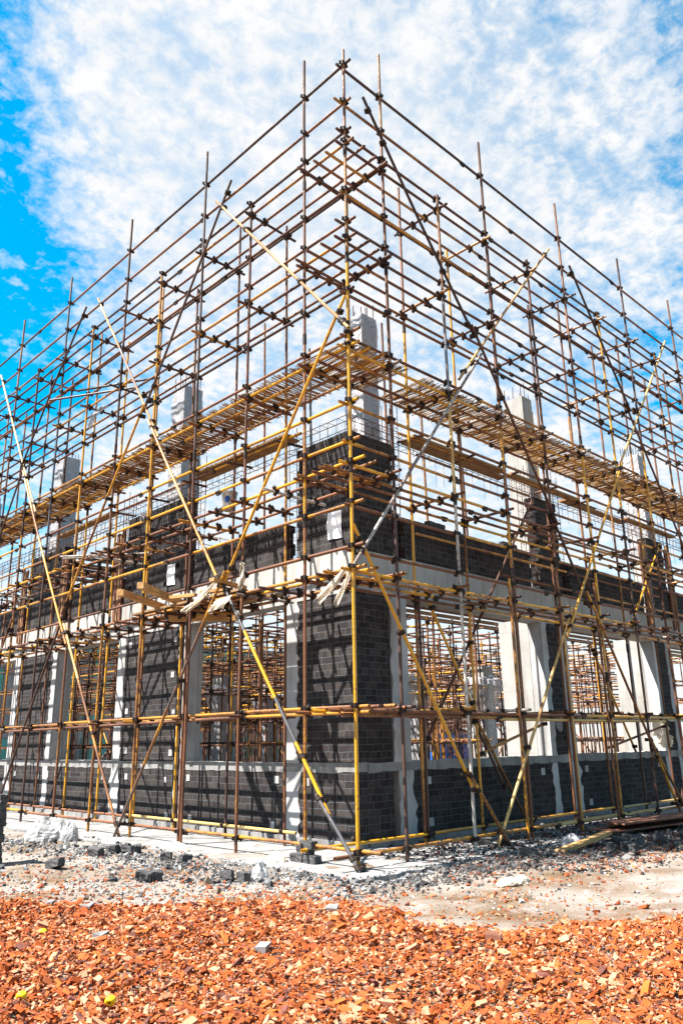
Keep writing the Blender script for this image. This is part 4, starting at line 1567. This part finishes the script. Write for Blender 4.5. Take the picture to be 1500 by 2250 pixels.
def block_mesh(rough):
    mb = MB()
    n = 4
    pts = {}
    hl = (0.12, 0.0575, 0.05)
    for i in range(n + 1):
        for j in range(n + 1):
            for k in range(n + 1):
                if 0 < i < n and 0 < j < n and 0 < k < n:
                    continue
                p = [hl[a] * (2 * q / n - 1) for a, q in enumerate((i, j, k))]
                edge = sum(q in (0, n) for q in (i, j, k))
                s = 1 - (0.05 if edge == 3 else 0.015 if edge == 2 else 0)
                pts[i, j, k] = len(mb.v)
                mb.v.append(tuple(c * s + random.uniform(-rough, rough) for c in p))
    for a in range(n):
        for b in range(n):
            for q in (0, n):
                for f in (lambda u, v: (q, u, v), lambda u, v: (u, q, v), lambda u, v: (u, v, q)):
                    fc = [pts[f(a, b)], pts[f(a + 1, b)], pts[f(a + 1, b + 1)], pts[f(a, b + 1)]]
                    mb.face(fc)
    o = mb.build('concrete_block', BLOCKM, None)
    me = o.data
    import bmesh
    bm = bmesh.new()
    bm.from_mesh(me)
    bmesh.ops.recalc_face_normals(bm, faces=bm.faces)
    bm.to_mesh(me)
    bm.free()
    return o


protos = [block_mesh(0.004), block_mesh(0.007), block_mesh(0.012)]
used = [False] * 3


def put_block(k, x, y, z, rz, label, tilt=(0, 0), group='loose dark blocks on the ground', scale=(1, 1, 1)):
    o = dup(protos[k]) if used[k] else protos[k]
    used[k] = True
    o.location = (x, y, z)
    o.rotation_euler = (tilt[0], tilt[1], rz)
    o.scale = scale
    return tag(o, label, 'block', group)


HALF = (0.6, 1, 1)
loose = [(-1.50, 3.74, 'whole dark block lying alone in the dust left of the rubble pile', 1, (1, 1, 1)), (-1.17, 3.84, 'dark block at the front of the heap by the crossing brace feet', 1, (1, 1, 1)),
         (-1.04, 3.54, 'dark block at the right end of the heap by the crossing brace feet', 2, HALF), (-1.02, 3.86, 'dark block at the back of the heap by the crossing brace feet', 1, (1, 1, 1)), (-0.9, 3.68, 'half block perched at the rear of the heap by the brace feet', 2, HALF),
         (-2.31, 3.27, 'dark block lying out in front of the dirt at the far left', 1, (1, 1, 1)), (-2.10, 1.43, 'upright broken block standing in the red crumbs, left of a pair', 2, HALF), (-1.93, 1.42, 'broken block in the red crumbs, right of a pair', 2, HALF),
         (-0.96, 2.76, 'dark block at the apron edge next to a small white rag', 1, HALF), (-0.95, 2.3, 'small broken block at the apron edge, midway to the corner', 2, HALF), (-1.25, 0.95, 'black broken block in the crushed heap nearer the corner', 2, HALF),
         (-1.12, 0.8, 'second black block in the crushed heap nearer the corner', 2, HALF), (-0.78, 6.0, 'dark block leaning near the white plastic bag', 1, HALF), (-0.86, 6.25, 'broken block touching the white plastic bag', 2, HALF)]
for x, y, lb, k, scl in loose:
    put_block(k, x, y, gz(x, y) + 0.055, random.uniform(0, 3.1), lb, (random.gauss(0, .15), random.gauss(0, .15)), scale=scl)
rlabels = ['dark block in the shaded spread beside the cut plank', 'dark block second along the shaded spread', 'block lying flat in the middle of the shaded spread', 'tilted block in the middle of the shaded spread', 'block at the back of the shaded spread, before the red boards',
           'front block of the shaded spread, nearest the pale dirt', 'block under the near corner of the red boards', 'block farthest right in the shaded spread', 'lone dark block near the foot of the crossing braces on the right', 'half block by the wall foot behind the crossing braces']
for k, (x, y) in enumerate([(4.0, -1.15), (4.35, -1.3), (4.7, -1.25), (4.55, -1.05), (5.0, -1.0), (3.9, -1.55), (5.2, -1.35), (5.6, -1.6), (2.15, -1.0), (2.9, 0.25)]):
    put_block(k % 3, x, y, gz(x, y) + 0.05, random.uniform(0, 3.1), rlabels[k], (random.gauss(0, .12), random.gauss(0, .12)))
for k, (x, rz) in enumerate([(3.50, 0.1), (3.75, 0.05), (5.85, -0.1), (6.1, 0.02)]):
    put_block(k % 3, x, 1.45, 5.30, rz, ['left block of the pair on the low upper wall near the corner', 'right block of the pair on the low upper wall near the corner', 'left block of the pair on the low upper wall by the bare column', 'right block of the pair on the low upper wall by the bare column'][k], group='blocks left on the low upper wall')
for k in range(3):
    put_block(k, 0.45 + 0.02 * k, 9.2 + 0.26 * k, 7.26, 1.5, ['hollow grey block nearest on the left cane deck', 'grey block in the middle of three on the left cane deck', 'grey block farthest of three on the left cane deck'][k], group='blocks on the cane deck')
# a stack of blocks at the left edge of the yard
NUM = ['lowest', 'second', 'third', 'fourth', 'fifth', 'sixth', 'seventh', 'eighth', 'topmost']
for c in range(9):
    for r_ in range(2):
        x, y = -2.72 + random.uniform(-.015, .015), 4.24 + 0.125 * r_ * 2 + random.uniform(-.01, .01)
        put_block(c % 3, x, y, gz(-2.66, 4.2) + 0.052 + 0.101 * c, 1.5708 + random.gauss(0, .03), '%s block of the dark stack at the left edge, %s column' % (NUM[c], ('near', 'far')[r_]), group='stacked dark blocks at the left edge')
# mortared stub under the yellow standard left of the corner
st_ = []
for k, (y, z) in enumerate([(0.86, 0.05), (1.12, 0.05), (0.99, 0.152), (0.93, 0.22)]):
    put_block(k % 3, 0.02, y, z, 1.5708, ['lower near block under the yellow pole left of the corner', 'lower far block under the yellow pole left of the corner', 'middle block under the yellow pole left of the corner', 'top block under the yellow pole left of the corner'][k], group='blocks propping the yellow pole')

# white bag and rags


def crumpled(name, c, size, label, cat, mat, seed, fall=1.0):
    rr = random.Random(seed)
    mb = MB()
    n, m_ = 22, 12
    ph = [rr.uniform(0, 6.28) for _ in range(9)]
    for j in range(m_ + 1):
        for i in range(n):
            th, fi = 6.2832 * i / n, math.pi * 0.5 * j / m_
            s = 1 + 0.14 * math.sin(2 * th + ph[0]) + 0.07 * math.sin(5 * th + ph[1] + 3 * fi) + 0.05 * math.sin(9 * th + 8 * fi + ph[2]) * math.cos(fi) + rr.uniform(-.025, .025)
            x, y, z = math.cos(th) * math.cos(fi) * s, math.sin(th) * math.cos(fi) * s, math.sin(fi) * (1 + 0.22 * math.sin(2 * th + ph[3]) * math.cos(fi) * fall) * s
            mb.v.append((c[0] + x * size[0], c[1] + y * size[1], c[2] + z * size[2]))
    for j in range(m_):
        for i in range(n):
            i2 = (i + 1) % n
            mb.face((j * n + i, j * n + i2, (j + 1) * n + i2, (j + 1) * n + i))
    return tag(mb.build(name, mat, None), label, cat)


crumpled('plastic_bag', (-1.0, 6.45, gz(-1, 6.45)), (0.30, 0.42, 0.30), 'full milky plastic bag slumped on the rubble at the left', 'plastic bag', BAGM, 4)
crumpled('plastic_bag', (-0.82, 6.0, gz(-.82, 6.0)), (0.13, 0.16, 0.26), 'upright twisted end of white plastic beside the full bag', 'plastic bag', BAGM, 9)
crumpled('plastic_rag', (-0.38, 3.42, 0.0), (0.10, 0.28, 0.10), 'flat white rag at the foot of a left pole', 'rag', RAG, 12)
crumpled('plastic_rag', (-0.12, 1.40, 0.0), (0.10, 0.20, 0.10), 'small white rag at the short pole left of the corner', 'rag', RAG, 15)
crumpled('plastic_rag', (-1.02, 0.62, gz(-1, .6)), (0.10, 0.12, 0.17), 'little pale crumpled bag in the crushed heap near the corner', 'rag', BAGM, 18)
crumpled('plastic_rag', (0.55, -1.85, gz(.5, -1.8)), (0.26, 0.12, 0.06), 'flattened white rag on the pale dirt right of the corner', 'rag', RAG, 21)
crumpled('plastic_rag', (3.75, -0.70, gz(3.7, -.7)), (0.14, 0.16, 0.16), 'white crumpled plastic behind the cut plank', 'rag', FILM, 25)

# timber on the ground at the right
board('plank', (2.95, -0.98, 0.0), (4.55, -0.86, 0.10), 0.14, 0.05, 'raw cut plank lying on dark blocks before the shaded wall', 'plank')
board('wood_offcut', (2.42, -0.82, -0.02), (2.55, -1.15, -0.02), 0.09, 0.04, 'short pale wood offcut left of the cut plank', 'offcut')
board('formwork_board', (5.1, -0.45, 0.06), (8.4, -1.15, 0.10), 0.55, 0.02, 'dark red formwork board lowest in the pile by the shaded wall', 'formwork board', FORM_RED, 'red formwork boards')
board('formwork_board', (5.3, -0.55, 0.16), (8.9, -1.25, 0.21), 0.50, 0.02, 'dark red formwork board on top of the pile by the shaded wall', 'formwork board', FORM_RED, 'red formwork boards')
board('formwork_board', (5.6, -0.35, 0.11), (8.6, -0.8, 0.15), 0.10, 0.06, 'dirty batten between the red formwork boards', 'batten', TIMBER_OLD)
for a, b, lb in (((-2.3, -2.0, -.03), (-2.02, -2.35, -.03), 'thin pale stick among the chips'), ((-1.05, -2.2, -.05), (-.75, -2.65, -.04), 'thin stick on the pale dirt, longest of three'), ((-.75, -2.35, -.05), (-.5, -2.5, -.05), 'thin stick on the pale dirt, shortest of three')):
    board('wood_stick', a, b, 0.03, 0.015, lb, 'stick', WOOD)

# pale lumps lying on the chips
for k, (x, y, s, lb) in enumerate([(-3.91, -1.02, .10, 'pale grey stone on the orange chips at the left'), (-3.41, 0.18, .10, 'whitish stone at the far edge of the orange chips'), (-3.21, -2.18, .11, 'cream brick lump in the middle of the chips'), (-3.6, .55, .08, 'small pale stone at the far left edge of the chips'),
                                   (-1.9, -1.55, .12, 'flat white slab piece at the far edge of the chips, centre'), (-1.95, -3.35, .14, 'long dark brick shard in the chips at the right')]):
    mb = MB()
    mb.obox((x, y, gz(x, y) + .07), Vector((.8, .6, .05)).normalized(), Vector((-.6, .8, 0)), Vector((0, 0, 1)), s * .6, s * .42, s * .3, jit=s * .12)
    tag(mb.build('stone', SLABC if k < 5 else FORM_RED, None), lb, 'stone')

# yellow plastic balls


def ball(x, y, z, r, rz, label):
    mb = MB()
    n, m_ = 16, 10
    for j in range(m_ + 1):
        fi = -math.pi / 2 + math.pi * j / m_
        for i in range(n):
            th = 6.2832 * i / n
            s = r * (1 + 0.05 * math.sin(2 * th + 1) * math.cos(fi))
            # a hollow in one side
            d = Vector((math.cos(th) * math.cos(fi), math.sin(th) * math.cos(fi), math.sin(fi)))
            q = d.dot(Vector((-.75, -.55, -.25)).normalized())
            if q > 0.86:
                s *= 0.62
            mb.v.append((x + d.x * s, y + d.y * s, z + d.z * s * .9))
    for j in range(m_):
        for i in range(n):
            i2 = (i + 1) % n
            f = (j * n + i, j * n + i2, (j + 1) * n + i2, (j + 1) * n + i)
            c = sum((Vector(mb.v[q]) for q in f), Vector()) / 4 - Vector((x, y, z))
            mb.cur = 1 if c.length < r * .75 else 0
            mb.face(f, smooth=True)
    return tag(mb.build('yellow_ball', [BALLM, BALLD], None), label, 'ball', 'small yellow balls on the chips')


ball(-4.13, -0.49, 0.045, .036, 0, 'small yellow ball on the chips, farthest from the viewer')
ball(-4.61, -2.51, 0.045, .033, 0, 'small yellow ball near the bottom edge, right of its twin')
ball(-4.94, -2.03, 0.045, .033, 0, 'small yellow ball at the very bottom edge of the view')
ball(-4.82, -1.13, 0.045, .036, 0, 'small yellow ball cut by the left edge of the view')
